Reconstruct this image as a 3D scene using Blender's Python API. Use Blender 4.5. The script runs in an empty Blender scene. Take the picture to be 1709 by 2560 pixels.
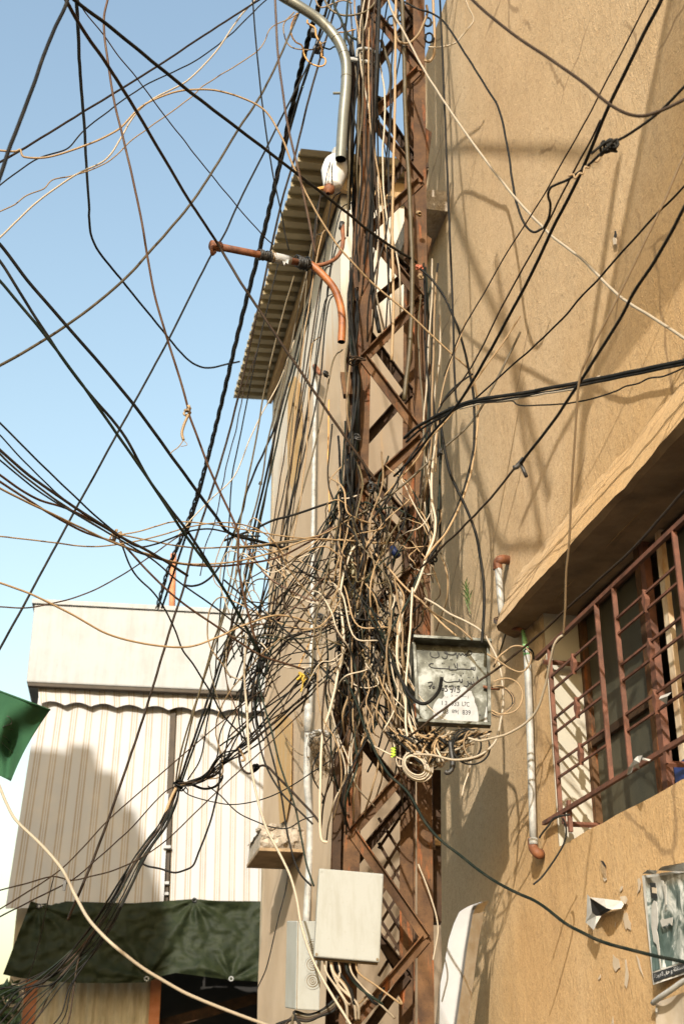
import bpy, bmesh, math, random
from mathutils import Vector, Matrix, noise

# ------------------------------------------------------------------ camera, light, exposure
SC = bpy.context.scene
F, PITCH, CAMZ = 3300.0, math.radians(25.16), 1.6
CP, SP = math.cos(PITCH), math.sin(PITCH)
cam_d = bpy.data.cameras.new('camera')
cam = bpy.data.objects.new('camera', cam_d)
SC.collection.objects.link(cam)
cam.location = (0, 0, CAMZ)
cam.rotation_euler = (math.radians(90) + PITCH, 0, 0)
cam_d.sensor_fit = 'VERTICAL'
cam_d.sensor_height = 36.0
cam_d.sensor_width = 24.0
cam_d.lens = 36.0 * F / 2560
cam_d.clip_start, cam_d.clip_end = 0.05, 2000
cam_d.dof.use_dof = True
cam_d.dof.focus_distance = 6.4
cam_d.dof.aperture_fstop = 4.5
SC.camera = cam
LDIR = Vector((.495, 2.76, -1.30)).normalized()      # the way the sunlight travels
SUN_EL, SUN_ROT = math.asin(-LDIR.z), math.atan2(-LDIR.x, -LDIR.y)
world = bpy.data.worlds.new('World')
SC.world = world
world.use_nodes = True
wn = world.node_tree.nodes
sky = wn.new('ShaderNodeTexSky')
sky.sky_type = 'NISHITA'
sky.sun_disc = False
sky.sun_elevation, sky.sun_rotation = SUN_EL, SUN_ROT
sky.air_density, sky.dust_density, sky.ozone_density = 2.0, 3.2, 1.0
tint = wn.new('ShaderNodeMix'); tint.data_type, tint.blend_type = 'RGBA', 'MULTIPLY'   # the photograph's slightly green-blue grade, over the whole sky
tint.inputs[0].default_value = 1.0; tint.inputs[7].default_value = (.96, .985, 1.03, 1)
world.node_tree.links.new(sky.outputs[0], tint.inputs[6])
world.node_tree.links.new(tint.outputs[2], wn['Background'].inputs[0])
wn['Background'].inputs[1].default_value = 0.15
sun_d = bpy.data.lights.new('sun', 'SUN')
sun_d.energy, sun_d.angle, sun_d.color = 3.9, math.radians(.53), (1, .96, .89)
sun = bpy.data.objects.new('sun', sun_d)
sun.rotation_euler = LDIR.to_track_quat('-Z', 'Y').to_euler()
SC.collection.objects.link(sun)
vs = SC.view_settings
vs.view_transform, vs.look, vs.exposure, vs.gamma = 'Standard', 'None', 0.8, 1.0
vs.use_curve_mapping = False

# ------------------------------------------------------------------ helpers
TA = .2096                                          # the street's walls run 11.8 degrees off the view axis
ALPHA = math.atan(TA)
NOUT = Vector((-math.cos(ALPHA), -math.sin(ALPHA), 0))
UDIR = Vector((-math.sin(ALPHA), math.cos(ALPHA), 0))
VDIR = -NOUT
UP = Vector((0, 0, 1))
CAM = Vector((0, 0, CAMZ))

def ray(x, y):
    r, u = (x - 854.5) / F, -(y - 1280) / F
    return Vector((r, CP - u * SP, SP + u * CP))
def U(x, y, Y):                                     # point on a sight line at Y metres down the street
    d = ray(x, y)
    return CAM + d * (Y / d.y)
def hitp(x, y, p, n):
    d = ray(x, y)
    return CAM + d * ((p - CAM).dot(n) / d.dot(n))
S = 1.08
WP0 = Vector((2.0 * S, 0, 0))
def W(x, y, off=0.0):                               # point on the street wall plane, off metres proud of it
    return hitp(x, y, WP0 + NOUT * off, NOUT)
def wq(Y, z, off=0.0):
    return Vector((2.0 * S - TA * Y, Y, z)) + NOUT * off
def wp(Y, z, off=0.0):                              # wall plan was measured at a slightly smaller scale
    return wq(Y * S, CAMZ + (z - CAMZ) * S, off)
COL = SC.collection
LOC = {}

class MB:
    def __init__(s): s.v, s.f, s.uv = [], [], None
    def add(s, vs, fs):
        n = len(s.v); s.v += [Vector(q) for q in vs]; s.f += [[i + n for i in f] for f in fs]
        return s
    def box8(s, c):                                 # 4 front corners then 4 back corners, same order
        return s.add(c, [(0,1,2,3), (7,6,5,4), (0,4,5,1), (1,5,6,2), (2,6,7,3), (3,7,4,0)])
    def extr(s, poly, vec):
        n = len(poly); vec = Vector(vec)
        p = [Vector(q) for q in poly]
        return s.add(p + [q + vec for q in p], [tuple(range(n)), tuple(range(2*n-1, n-1, -1))] + [(i, i+n, (i+1) % n + n, (i+1) % n) for i in range(n)])
    def box(s, c, ax, ay, az):                      # centre and three half-axis vectors
        c, ax, ay, az = map(Vector, (c, ax, ay, az))
        return s.box8([c-ax-ay-az, c+ax-ay-az, c+ax+ay-az, c-ax+ay-az, c-ax-ay+az, c+ax-ay+az, c+ax+ay+az, c-ax+ay+az])
    def bar(s, a, b, w, h, up=UP):                  # rectangular bar from a to b
        a, b = Vector(a), Vector(b); t = (b - a).normalized()
        sd = t.cross(Vector(up))
        sd = sd.normalized() if sd.length > 1e-4 else t.orthogonal().normalized()
        u2 = sd.cross(t).normalized()
        return s.box((a + b) / 2, sd * w / 2, (b - a) / 2, u2 * h / 2)
    def tube(s, pts, r, n=6, cap=True):
        pts = [Vector(p) for p in pts]
        m = len(pts); nrm = None; base = len(s.v)
        for i, p in enumerate(pts):
            t = (pts[min(i+1, m-1)] - pts[max(i-1, 0)])
            t = t.normalized() if t.length > 1e-9 else Vector((0, 0, 1))
            if nrm is None: nrm = t.orthogonal().normalized()
            nrm = nrm - t * nrm.dot(t)
            nrm = nrm.normalized() if nrm.length > 1e-6 else t.orthogonal().normalized()
            bn = t.cross(nrm)
            rr = r[i] if isinstance(r, (list, tuple)) else r
            for k in range(n):
                a = 2 * math.pi * k / n
                s.v.append(p + (nrm * math.cos(a) + bn * math.sin(a)) * rr)
        for i in range(m - 1):
            for k in range(n):
                a, b = base + i*n + k, base + i*n + (k+1) % n
                s.f.append([a, b, b + n, a + n])
        if cap:
            s.f.append([base + k for k in range(n-1, -1, -1)])
            s.f.append([base + (m-1)*n + k for k in range(n)])
        return s
    def grid(s, fn, nu, nv, skip=None, uv=False):
        b = len(s.v)
        for j in range(nv + 1):
            for i in range(nu + 1):
                s.v.append(Vector(fn(i / nu, j / nv)))
                if uv:
                    if s.uv is None: s.uv = {}
                    s.uv[len(s.v) - 1] = (i / nu, j / nv)
        for j in range(nv):
            for i in range(nu):
                if skip and skip(i, j): continue
                a = b + j*(nu+1) + i
                s.f.append([a, a+1, a+nu+2, a+nu+1])
        return s

def obj(name, mb, m, parent=None, smooth=False, origin=None):
    o0 = LOC[parent.name] if parent else Vector(origin if origin is not None else mb.v[0])
    me = bpy.data.meshes.new(name)
    me.from_pydata([q - o0 for q in mb.v], [], mb.f)
    if mb.uv:
        ul = me.uv_layers.new(name='uv')
        for lp in me.loops:
            ul.data[lp.index].uv = mb.uv.get(lp.vertex_index, (0, 0))
    me.update()
    if smooth:
        me.polygons.foreach_set('use_smooth', [True] * len(me.polygons))
    if m: me.materials.append(m)
    o = bpy.data.objects.new(name, me)
    COL.objects.link(o)
    if parent: o.parent = parent
    else: o.location = o0
    LOC[o.name] = o0
    return o
def tag(o, label=None, cat=None, group=None, kind=None):
    if label: o['label'] = label
    if cat: o['category'] = cat
    if group: o['group'] = group
    if kind: o['kind'] = kind
    return o
def thing(name, label, cat, loc, group=None):
    o = bpy.data.objects.new(name, None)
    o.empty_display_size = .1
    COL.objects.link(o); o.location = loc
    LOC[o.name] = Vector(loc)
    return tag(o, label, cat, group)
def fix(o, angle=35):                               # consistent outward normals, sharp edges past the angle
    bm = bmesh.new(); bm.from_mesh(o.data)
    bmesh.ops.recalc_face_normals(bm, faces=bm.faces)
    bm.to_mesh(o.data); bm.free()
    return o
def bevel(o, w=.003, seg=1):
    fix(o)
    b = o.modifiers.new('bevel', 'BEVEL'); b.width, b.segments, b.limit_method = w, seg, 'ANGLE'
    return o
def spline(P, per=8):
    P = [Vector(p) for p in P]
    if len(P) == 2: P = [P[0], P[0].lerp(P[1], .5), P[1]]
    Q = [P[0]*2 - P[1]] + P + [P[-1]*2 - P[-2]]
    out = []
    for i in range(1, len(Q) - 2):
        p0, p1, p2, p3 = Q[i-1:i+3]
        t0 = 0; t1 = t0 + max((p1-p0).length, 1e-5)**.5; t2 = t1 + max((p2-p1).length, 1e-5)**.5; t3 = t2 + max((p3-p2).length, 1e-5)**.5
        for k in range(per):
            t = t1 + (t2 - t1) * k / per
            a1 = p0*((t1-t)/(t1-t0)) + p1*((t-t0)/(t1-t0))
            a2 = p1*((t2-t)/(t2-t1)) + p2*((t-t1)/(t2-t1))
            a3 = p2*((t3-t)/(t3-t2)) + p3*((t-t2)/(t3-t2))
            b1 = a1*((t2-t)/(t2-t0)) + a2*((t-t0)/(t2-t0))
            b2 = a2*((t3-t)/(t3-t1)) + a3*((t-t1)/(t3-t1))
            out.append(b1*((t2-t)/(t2-t1)) + b2*((t-t1)/(t2-t1)))
    out.append(P[-1])
    return out

# ------------------------------------------------------------------ materials
def s2l(c):
    return tuple((q/255/12.92 if q/255 <= .04045 else ((q/255 + .055)/1.055)**2.4) for q in c)
class N:
    def __init__(s, name):
        s.m = bpy.data.materials.new(name); s.m.use_nodes = True
        s.t = s.m.node_tree; s.b = s.t.nodes['Principled BSDF']
        s.pos = s.t.nodes.new('ShaderNodeNewGeometry').outputs['Position']
    def n(s, typ, **kw):
        x = s.t.nodes.new(typ)
        for k, v in kw.items(): setattr(x, k, v)
        return x
    def l(s, a, b): s.t.links.new(a, b)
    def mapped(s, scale, rot=(0, 0, 0), src=None):
        mp = s.n('ShaderNodeMapping'); mp.inputs['Scale'].default_value = scale; mp.inputs['Rotation'].default_value = rot
        s.l(src or s.pos, mp.inputs[0]); return mp.outputs[0]
    def noise(s, vec, scale, detail=5, rough=.6, dist=0):
        x = s.n('ShaderNodeTexNoise'); x.inputs['Scale'].default_value = scale; x.inputs['Detail'].default_value = detail
        x.inputs['Roughness'].default_value = rough; x.inputs['Distortion'].default_value = dist
        s.l(vec, x.inputs['Vector']); return x.outputs['Fac']
    def ramp(s, fac, stops, interp='LINEAR'):
        r = s.n('ShaderNodeValToRGB'); e = r.color_ramp.elements; r.color_ramp.interpolation = interp
        while len(e) < len(stops): e.new(.5)
        for q, (p, c) in zip(e, stops):
            q.position = p; q.color = (*c, 1) if len(c) == 3 else c
        s.l(fac, r.inputs[0]); return r.outputs[0]
    def mix(s, fac, a, b, typ='MIX'):
        x = s.n('ShaderNodeMix', data_type='RGBA', blend_type=typ)
        for v, i in ((fac, 0), (a, 6), (b, 7)):
            if hasattr(v, 'is_output'): s.l(v, x.inputs[i])
            elif i == 0: x.inputs[0].default_value = v
            else: x.inputs[i].default_value = (*v, 1)
        return x.outputs[2]
    def math(s, op, a, b=0.0, clamp=False):
        x = s.n('ShaderNodeMath', operation=op, use_clamp=clamp)
        for v, i in ((a, 0), (b, 1)):
            if hasattr(v, 'is_output'): s.l(v, x.inputs[i])
            else: x.inputs[i].default_value = v
        return x.outputs[0]
    def bump(s, h, strength, dist, prev=None):
        b = s.n('ShaderNodeBump'); b.inputs['Strength'].default_value = strength; b.inputs['Distance'].default_value = dist
        s.l(h, b.inputs['Height'])
        if prev is not None: s.l(prev, b.inputs['Normal'])
        s.l(b.outputs[0], s.b.inputs['Normal']); return b.outputs[0]
    def done(s, col=None, rough=.8, metal=0.0, spec=None):
        if col is not None:
            if hasattr(col, 'is_output'): s.l(col, s.b.inputs['Base Color'])
            else: s.b.inputs['Base Color'].default_value = (*col, 1)
        if hasattr(rough, 'is_output'): s.l(rough, s.b.inputs['Roughness'])
        else: s.b.inputs['Roughness'].default_value = rough
        s.b.inputs['Metallic'].default_value = metal
        if spec is not None: s.b.inputs['Specular IOR Level'].default_value = spec
        return s.m
WALLROT = (0, 0, -ALPHA)
def m_plain(name, c1, c2, scale=8, rough=.7, bump=.1, bscale=60, metal=0, spec=None, bdist=.004, stretch=(1, 1, 1)):
    k = N(name); v = k.mapped(stretch)
    col = k.ramp(k.noise(v, scale), [(.3, c1), (.7, c2)])
    if bump: k.bump(k.noise(v, bscale), bump, bdist)
    return k.done(col, rough, metal, spec)

def m_plaster(name, upper=True):
    k = N(name)
    v = k.pos
    z = k.n('ShaderNodeSeparateXYZ'); k.l(k.pos, z.inputs[0])
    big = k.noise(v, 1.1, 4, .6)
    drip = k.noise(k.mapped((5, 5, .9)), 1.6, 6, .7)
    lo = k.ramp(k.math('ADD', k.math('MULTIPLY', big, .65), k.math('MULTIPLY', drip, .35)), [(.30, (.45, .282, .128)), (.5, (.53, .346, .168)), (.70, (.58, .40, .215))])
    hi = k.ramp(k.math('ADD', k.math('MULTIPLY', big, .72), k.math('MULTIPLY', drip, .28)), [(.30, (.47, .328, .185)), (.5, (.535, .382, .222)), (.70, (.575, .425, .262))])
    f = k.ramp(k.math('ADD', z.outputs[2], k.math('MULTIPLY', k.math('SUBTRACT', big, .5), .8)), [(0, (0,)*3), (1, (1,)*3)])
    # ochre tone below and towards the street end, peach tone beyond; the change wanders diagonally
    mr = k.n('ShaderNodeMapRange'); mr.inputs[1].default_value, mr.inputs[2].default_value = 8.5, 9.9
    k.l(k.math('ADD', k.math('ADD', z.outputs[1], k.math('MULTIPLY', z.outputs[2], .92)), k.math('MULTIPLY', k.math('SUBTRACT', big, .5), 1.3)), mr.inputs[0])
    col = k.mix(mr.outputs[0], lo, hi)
    fine = k.noise(v, 34, 4, .7)
    col = k.mix(k.math('MULTIPLY', k.ramp(fine, [(.35, (1,)*3), (.5, (0,)*3)]), .22), col, (.20, .115, .05))
    stain = k.ramp(k.noise(k.mapped((7, 7, .35)), 1.3, 6, .7), [(.56, (0,)*3), (.72, (1,)*3)])
    col = k.mix(k.math('MULTIPLY', stain, .30), col, (.27, .185, .11))
    warp = k.n('ShaderNodeMix', data_type='VECTOR'); warp.inputs[0].default_value = .10      # sparse hairline cracks
    nn = k.n('ShaderNodeTexNoise'); nn.inputs['Scale'].default_value = 5; nn.inputs['Detail'].default_value = 6
    k.l(v, nn.inputs['Vector']); k.l(v, warp.inputs[4]); k.l(nn.outputs['Color'], warp.inputs[5])
    vo = k.n('ShaderNodeTexVoronoi', feature='DISTANCE_TO_EDGE'); vo.inputs['Scale'].default_value = .75; k.l(warp.outputs[1], vo.inputs['Vector'])
    ck = k.math('MULTIPLY', k.ramp(vo.outputs['Distance'], [(.0, (1,)*3), (.0035, (1,)*3), (.006, (0,)*3)]), k.ramp(k.noise(v, .9, 3), [(.50, (0,)*3), (.56, (1,)*3)]))
    col = k.mix(k.math('MULTIPLY', ck, .6), col, (.16, .10, .05))
    grit = k.noise(v, 95, 3, .75)
    col = k.mix(k.ramp(grit, [(.36, (.30,)*3), (.5, (0,)*3)]), col, (.26, .16, .08))
    col = k.mix(k.ramp(grit, [(.55, (0,)*3), (.68, (.2,)*3)]), col, (.60, .46, .31))
    # trowelled, dripping relief
    flow = k.noise(k.mapped((34, 34, 9)), 1.0, 4, .6, 1.2)
    r1 = k.ramp(flow, [(.5, (0,)*3), (.58, (1,)*3), (.64, (0,)*3)])
    pb = k.bump(k.noise(v, 5, 3), .35, .02)
    pb = k.bump(k.noise(v, 110, 3, .7), .45, .006, pb)
    pb = k.bump(r1, .3, .008, pb)
    return k.done(col, .92, 0, .15)

def m_rust(name='rusted_steel', bright=1.0, orange=.45):
    k = N(name); v = k.pos
    n1 = k.noise(v, 7, 6, .65); n2 = k.noise(k.mapped((9, 9, 1.4)), 2.2, 5, .7)
    b = bright
    col = k.ramp(n1, [(.3, (.026*b, .013*b, .0065*b)), (.5, (.066*b, .033*b, .0135*b)), (.68, (.115*b, .058*b, .023*b))])
    hot = k.ramp(n2, [(.56, (0,)*3), (.68, (1,)*3)])
    col = k.mix(k.math('MULTIPLY', hot, orange), col, (.23*b, .066*b, .016*b))
    sp = k.ramp(k.noise(v, 55, 3, .7), [(.32, (1,)*3), (.42, (0,)*3)])
    col = k.mix(k.math('MULTIPLY', sp, .55), col, (.02, .009, .006))
    k.bump(k.noise(v, 90, 4, .7), .35, .004)
    return k.done(col, .8, .0, .3)

def m_cable(name, c, rough=.55, var=.35):
    k = N(name)
    rnd = k.n('ShaderNodeObjectInfo').outputs['Random']
    n1 = k.noise(k.pos, 14, 4, .6)
    d = tuple(q * (1 - var) for q in c); e = tuple(min(.9, q * (1 + var)) for q in c)
    col = k.mix(rnd, d, e)
    dust = k.ramp(n1, [(.48, (0,)*3), (.68, (1,)*3)])
    col = k.mix(k.math('MULTIPLY', dust, .16 if max(c) > .06 else .05), col, (.30, .23, .15))
    return k.done(col, rough, 0, .4 if max(c) > .06 else .16)

M = {}
M['wall'] = m_plaster('tan_plaster')
M['black'] = m_cable('black_cable', (.0075, .0075, .0065), .65)
M['green_black'] = m_cable('green_black_cable', (.009, .015, .010), .6)
M['brown'] = m_cable('brown_cable', (.075, .036, .018))
M['dark_brown'] = m_cable('dark_brown_cable', (.026, .016, .009))
M['olive'] = m_cable('olive_cable', (.07, .052, .023))
M['tan'] = m_cable('tan_cable', (.245, .165, .085), .6)
M['white'] = m_cable('off_white_cable', (.37, .31, .225), .55, .2)
M['amber'] = m_cable('amber_cable', (.48, .25, .06), .5)
M['yellow'] = m_cable('yellow_cable', (.62, .42, .03), .5)
M['lime'] = m_cable('lime_wire', (.42, .62, .05), .5)
M['blue'] = m_cable('blue_tape', (.006, .012, .04), .5)
M['red_wire'] = m_cable('copper_wire', (.30, .08, .04), .5)
M['tape'] = m_plain('black_tape', (.012, .012, .011), (.04, .036, .03), 30, .5, .5, 80)
M['rust'] = m_rust('rusted_steel', 1.12, .7)
M['rust_dark'] = m_rust('dark_rusted_steel', .6, .15)
M['rust_orange'] = m_rust('orange_primed_steel', 1.25, .95)
M['red_paint'] = m_plain('flaking_red_paint', (.068, .028, .014), (.165, .062, .033), 18, .65, .25, 90)
M['pvc_orange'] = m_plain('orange_conduit', (.13, .036, .009), (.38, .13, .032), 16, .55, .08, 60)
M['rust_pipe'] = m_plain('rusty_pipe', (.07, .025, .012), (.24, .085, .028), 14, .7, .25, 80)
M['grey_pipe'] = m_plain('grey_galvanised_pipe', (.13, .13, .105), (.21, .21, .175), 6, .38, .06, 70, .35)
M['white_pipe'] = m_plain('chipped_white_pipe', (.20, .20, .185), (.44, .43, .39), 16, .5, .15, 60)
M['old_cream'] = m_plain('old_cream', (.36, .35, .275), (.41, .395, .315), 3, .45, .02, 200)
M['gasket'] = m_plain('brown_gasket', (.10, .07, .03), (.17, .12, .06), 20, .6, 0)
def m_weather(name, c, dirt, amt, rough, sc=(6, 6, .5), spec=.3):
    k = N(name); v = k.pos
    a = k.noise(k.mapped(sc), 1.5, 5, .7); b = k.noise(v, 3.5, 6, .7)
    f = k.ramp(k.math('ADD', k.math('MULTIPLY', a, .6), k.math('MULTIPLY', b, .4)), [(.47, (0,)*3), (.62, (1,)*3)])
    col = k.mix(k.math('MULTIPLY', f, amt), c, dirt)
    sp = k.ramp(k.noise(v, 45, 4, .75), [(.30, (1,)*3), (.40, (0,)*3)])
    col = k.mix(k.math('MULTIPLY', sp, amt * .8), col, dirt)
    k.bump(b, .08, .01)
    return k.done(col, rough, 0, spec)
M['white_paint'] = m_weather('white_render', (.37, .372, .362), (.28, .265, .235), .5, .88)
M['cream_plastic'] = m_weather('cream_plastic', (.27, .275, .25), (.19, .18, .14), .4, .6, (18, 18, 2.5))
M['old_white'] = m_plain('white_render', (.50, .49, .47), (.56, .55, .53), 2.2, .85, .12, 50)
M['beige_render'] = m_plain('beige_render', (.30, .24, .16), (.42, .35, .24), 5, .9, .2, 50)
M['concrete'] = m_plain('raw_concrete', (.24, .19, .13), (.48, .41, .32), 9, .95, .9, 22, bdist=.03)
M['tan_concrete'] = m_plain('painted_concrete_edge', (.28, .185, .09), (.42, .29, .16), 7, .95, .6, 30, bdist=.02)
M['fascia'] = m_plain('eave_board', (.30, .19, .09), (.42, .28, .14), 8, .85, .15, 40)
M['roof_metal'] = m_plain('olive_roof_sheet', (.25, .20, .11), (.36, .30, .18), 3, .6, .05, 40, .15)
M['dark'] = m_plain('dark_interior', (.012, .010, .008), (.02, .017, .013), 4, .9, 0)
M['screen'] = m_plain('dusty_window_screen', (.03, .03, .019), (.075, .066, .038), 6, .55, .35, 240, stretch=(1, 1, .35))
M['rust_white'] = m_plain('rust_streaked_white_paint', (.36, .19, .07), (.70, .62, .46), 12, .75, .2, 60, stretch=(1, 1, .4))
M['jamb'] = m_plain('cream_painted_jamb', (.36, .325, .25), (.42, .38, .30), 4, .9, .12, 70)
M['paper'] = m_plain('weathered_paper', (.37, .35, .30), (.48, .465, .43), 14, .85, .35, 45)
M['paper_thin'] = m_plain('paper_remnant', (.44, .345, .235), (.53, .44, .33), 18, .9, .1, 90)
M['foam'] = m_plain('white_foam_board', (.30, .30, .30), (.36, .36, .355), 5, .9, .15, 120)
M['foam_edge'] = m_plain('yellowed_foam_edge', (.30, .235, .145), (.40, .36, .285), 10, .9, .2, 70, stretch=(1, 1, 1.8))
M['ink'] = m_plain('black_marker', (.010, .010, .010), (.016, .016, .015), 20, .6, 0)
M['door_dark'] = m_plain('peeling_beige_sheet', (.38, .32, .21), (.60, .53, .38), 7, .8, .2, 50, stretch=(3, 3, .7))
M['orange_post'] = m_plain('orange_painted_post', (.42, .14, .05), (.55, .22, .10), 9, .7, .1, 50)
M['tarp'] = m_plain('dark_green_tarpaulin', (.011, .016, .007), (.022, .028, .011), 9, .62, .25, 16, bdist=.01, spec=.16)
M['soffit'] = m_plain('sooty_shaded_soffit', (.17, .115, .06), (.36, .25, .14), 5, .95, .4, 30, bdist=.01)  # soot stains plus the shade under hood and ledge, painted into the colour
M['pole_dark'] = m_plain('dark_brown_pole', (.03, .02, .01), (.06, .04, .02), 9, .7, 0)
M['flag'] = m_plain('green_cloth', (.006, .046, .016), (.012, .066, .026), 5, .9, .2, 140)
M['leaf'] = m_plain('weed_leaf', (.07, .13, .03), (.12, .20, .055), 12, .6, 0)
M['dry'] = m_plain('dry_stem', (.13, .085, .04), (.22, .15, .075), 12, .8, 0)
M['ground'] = m_plain('street_asphalt', (.045, .043, .04), (.075, .07, .062), 2, .95, .4, 30)
M['bulb'] = m_plain('dirty_white_lamp', (.50, .49, .45), (.72, .70, .66), 14, .4, .15, 40)
M['blue_card'] = m_plain('blue_card', (.012, .03, .13), (.02, .045, .18), 10, .5, 0)
M['grey_ink'] = m_plain('pale_print', (.5, .5, .5), (.6, .6, .58), 10, .6, 0)

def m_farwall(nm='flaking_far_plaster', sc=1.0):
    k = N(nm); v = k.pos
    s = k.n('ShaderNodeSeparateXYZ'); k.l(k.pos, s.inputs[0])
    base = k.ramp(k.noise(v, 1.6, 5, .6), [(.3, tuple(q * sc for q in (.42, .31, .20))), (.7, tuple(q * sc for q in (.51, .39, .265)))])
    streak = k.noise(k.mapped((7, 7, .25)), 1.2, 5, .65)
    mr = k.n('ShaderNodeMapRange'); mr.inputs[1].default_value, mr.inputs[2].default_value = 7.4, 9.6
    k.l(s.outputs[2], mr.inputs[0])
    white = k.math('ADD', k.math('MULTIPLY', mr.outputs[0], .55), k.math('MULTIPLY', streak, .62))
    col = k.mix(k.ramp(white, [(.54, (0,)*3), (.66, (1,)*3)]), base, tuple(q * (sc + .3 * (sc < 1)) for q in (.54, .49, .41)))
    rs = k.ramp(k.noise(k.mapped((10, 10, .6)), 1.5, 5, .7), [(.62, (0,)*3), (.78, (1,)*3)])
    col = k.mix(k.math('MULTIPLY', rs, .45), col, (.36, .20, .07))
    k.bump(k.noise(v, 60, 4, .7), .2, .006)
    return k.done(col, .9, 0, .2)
M['farwall'] = m_farwall(); M['frontwall'] = m_farwall('far_front_plaster', .5)  # front wall: same plaster at half strength, its weaker sun painted in
def m_stain():
    k = N('rust_run_stain'); v = k.mapped((16, 16, 1.1))
    col = k.ramp(k.noise(v, 1.6, 5, .7), [(.3, (.42, .32, .20)), (.5, (.44, .28, .11)), (.66, (.45, .22, .04))])
    return k.done(col, .9)
M['stain'] = m_stain()
def m_curtain():
    k = N('striped_awning_cloth')
    uv = k.n('ShaderNodeUVMap').outputs[0]
    s = k.n('ShaderNodeSeparateXYZ'); k.l(uv, s.inputs[0])
    fr = k.math('FRACT', k.math('MULTIPLY', s.outputs[0], 1.0))
    W_, T_ = (.41, .405, .398), (.305, .255, .195)
    st = [(0, W_), (.50, W_), (.54, T_), (.60, T_), (.64, W_), (.70, W_), (.72, T_), (.745, T_), (.77, W_), (.83, W_), (.87, T_), (.93, T_), (.97, W_)]
    col = k.ramp(fr, st)
    col = k.mix(k.math('MULTIPLY', k.ramp(k.noise(k.pos, 3, 4), [(.45, (0,)*3), (.7, (1,)*3)]), .25), col, (.58, .50, .40))
    k.bump(k.noise(k.pos, 9, 3), .2, .02)
    return k.done(col, .9, 0, .1)
M['curtain'] = m_curtain()
def m_galv():
    k = N('weathered_galvanised_sheet'); v = k.pos
    n1 = k.noise(v, 13, 6, .65, .3); n2 = k.noise(v, 60, 4, .7)
    col = k.ramp(n1, [(.36, (.032, .032, .02)), (.5, (.072, .072, .05)), (.64, (.19, .195, .17))])
    sp = k.ramp(n2, [(.62, (0,)*3), (.72, (1,)*3)])
    col = k.mix(k.math('MULTIPLY', sp, .5), col, (.30, .30, .28))
    k.bump(n2, .1, .002)
    return k.done(col, k.ramp(n1, [(.3, (.65,)*3), (.7, (.5,)*3)]), .25)
M['galv'] = m_galv()
def m_poster():
    k = N('weathered_poster_print')
    uv = k.n('ShaderNodeUVMap').outputs[0]
    s = k.n('ShaderNodeSeparateXYZ'); k.l(uv, s.inputs[0])
    v = k.mapped((5, 1.6, 1), src=uv)
    n1 = k.noise(v, 2.1, 6, .62, .9)
    n2 = k.noise(k.mapped((9, 5, 1), src=uv), 3.0, 6, .8)
    col = k.ramp(n1, [(.34, (.035, .05, .045)), (.45, (.12, .15, .13)), (.52, (.42, .44, .40)), (.62, (.68, .68, .63))])
    teal = k.ramp(n1, [(.3, (.03, .055, .048)), (.55, (.10, .14, .125)), (.62, (.62, .64, .6))])
    g = k.ramp(s.outputs[0], [(.30, (1,)*3), (.42, (0,)*3)])
    lowv = k.ramp(s.outputs[1], [(.45, (1,)*3), (.62, (0,)*3)])
    col = k.mix(k.math('MULTIPLY', g, lowv), col, teal)
    spk = k.ramp(n2, [(.47, (1,)*3), (.53, (0,)*3)])
    rr = k.math('MULTIPLY', k.ramp(s.outputs[0], [(.5, (0,)*3), (.62, (1,)*3)]), k.ramp(s.outputs[1], [(.45, (1,)*3), (.6, (0,)*3)]))
    col = k.mix(k.math('MULTIPLY', k.math('MULTIPLY', rr, spk), .8), col, (.06, .055, .04))
    top = k.ramp(k.math('ADD', s.outputs[1], k.math('MULTIPLY', n2, .1)), [(.90, (0,)*3), (.99, (1,)*3)])
    col = k.mix(k.math('MULTIPLY', top, .7), col, (.16, .12, .07))
    return k.done(col, .55, 0, .4)
M['poster'] = m_poster()

# ------------------------------------------------------------------ ground
g = MB(); g.add([(-300, -300, 0), (300, -300, 0), (300, 300, 0), (-300, 300, 0)], [(0, 1, 2, 3)])
tag(obj('street', g, M['ground']), kind='structure')

rng = random.Random(7)
def nz(x, y, z, s): return noise.noise(Vector((x * s, y * s, z * s)))

# ------------------------------------------------------------------ the plastered street building on the right
WY0, WY1, WTOP = -6.0, 7.1, 8.1
OY0, OY1, OZ0, OZ1 = 3.1, 5.38, 2.64, 3.645          # window opening along the wall
bld = thing('plastered_building', 'tan plastered street building with a barred window under a concrete hood', 'building', wp(4, 0))
ys = sorted(set([WY0 + i * .13 for i in range(int((WY1 - WY0) / .13) + 1)] + [OY0, OY1, WY1]))
zs = sorted(set([i * .13 for i in range(int(WTOP / .13) + 1)] + [OZ0, OZ1, WTOP]))
ys = [q for q in ys if not any(0 < abs(q - e) < .045 for e in (OY0, OY1, WY1))]
zs = [q for q in zs if not any(0 < abs(q - e) < .045 for e in (OZ0, OZ1, WTOP))]
w = MB()
for z in zs:
    for y in ys:
        o = .004 * nz(y, z, 0, .9) + .0025 * nz(y, z, 3, 2.6)
        zz = z
        if abs(z - OZ0) < 1e-6 and OY0 < y < OY1: zz += .022 * nz(y, 1, 1, 3.5) - .02 * (1 if y < 4.6 else 0) * 0
        w.v.append(wp(y, zz, o))
ny = len(ys)
for j in range(len(zs) - 1):
    for i in range(ny - 1):
        yc, zc = (ys[i] + ys[i+1]) / 2, (zs[j] + zs[j+1]) / 2
        if OY0 < yc < OY1 and OZ0 < zc < OZ1: continue
        w.f.append([j*ny + i, j*ny + i + 1, (j+1)*ny + i + 1, (j+1)*ny + i])
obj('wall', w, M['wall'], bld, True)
b = MB()                                            # flank wall, roof slab, back: the rest of the volume
b.extr([wp(WY1, 0, -.02), wp(WY1, WTOP, -.02), wp(WY1, WTOP, -6), wp(WY1, 0, -6)], UDIR * -.2)
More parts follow.
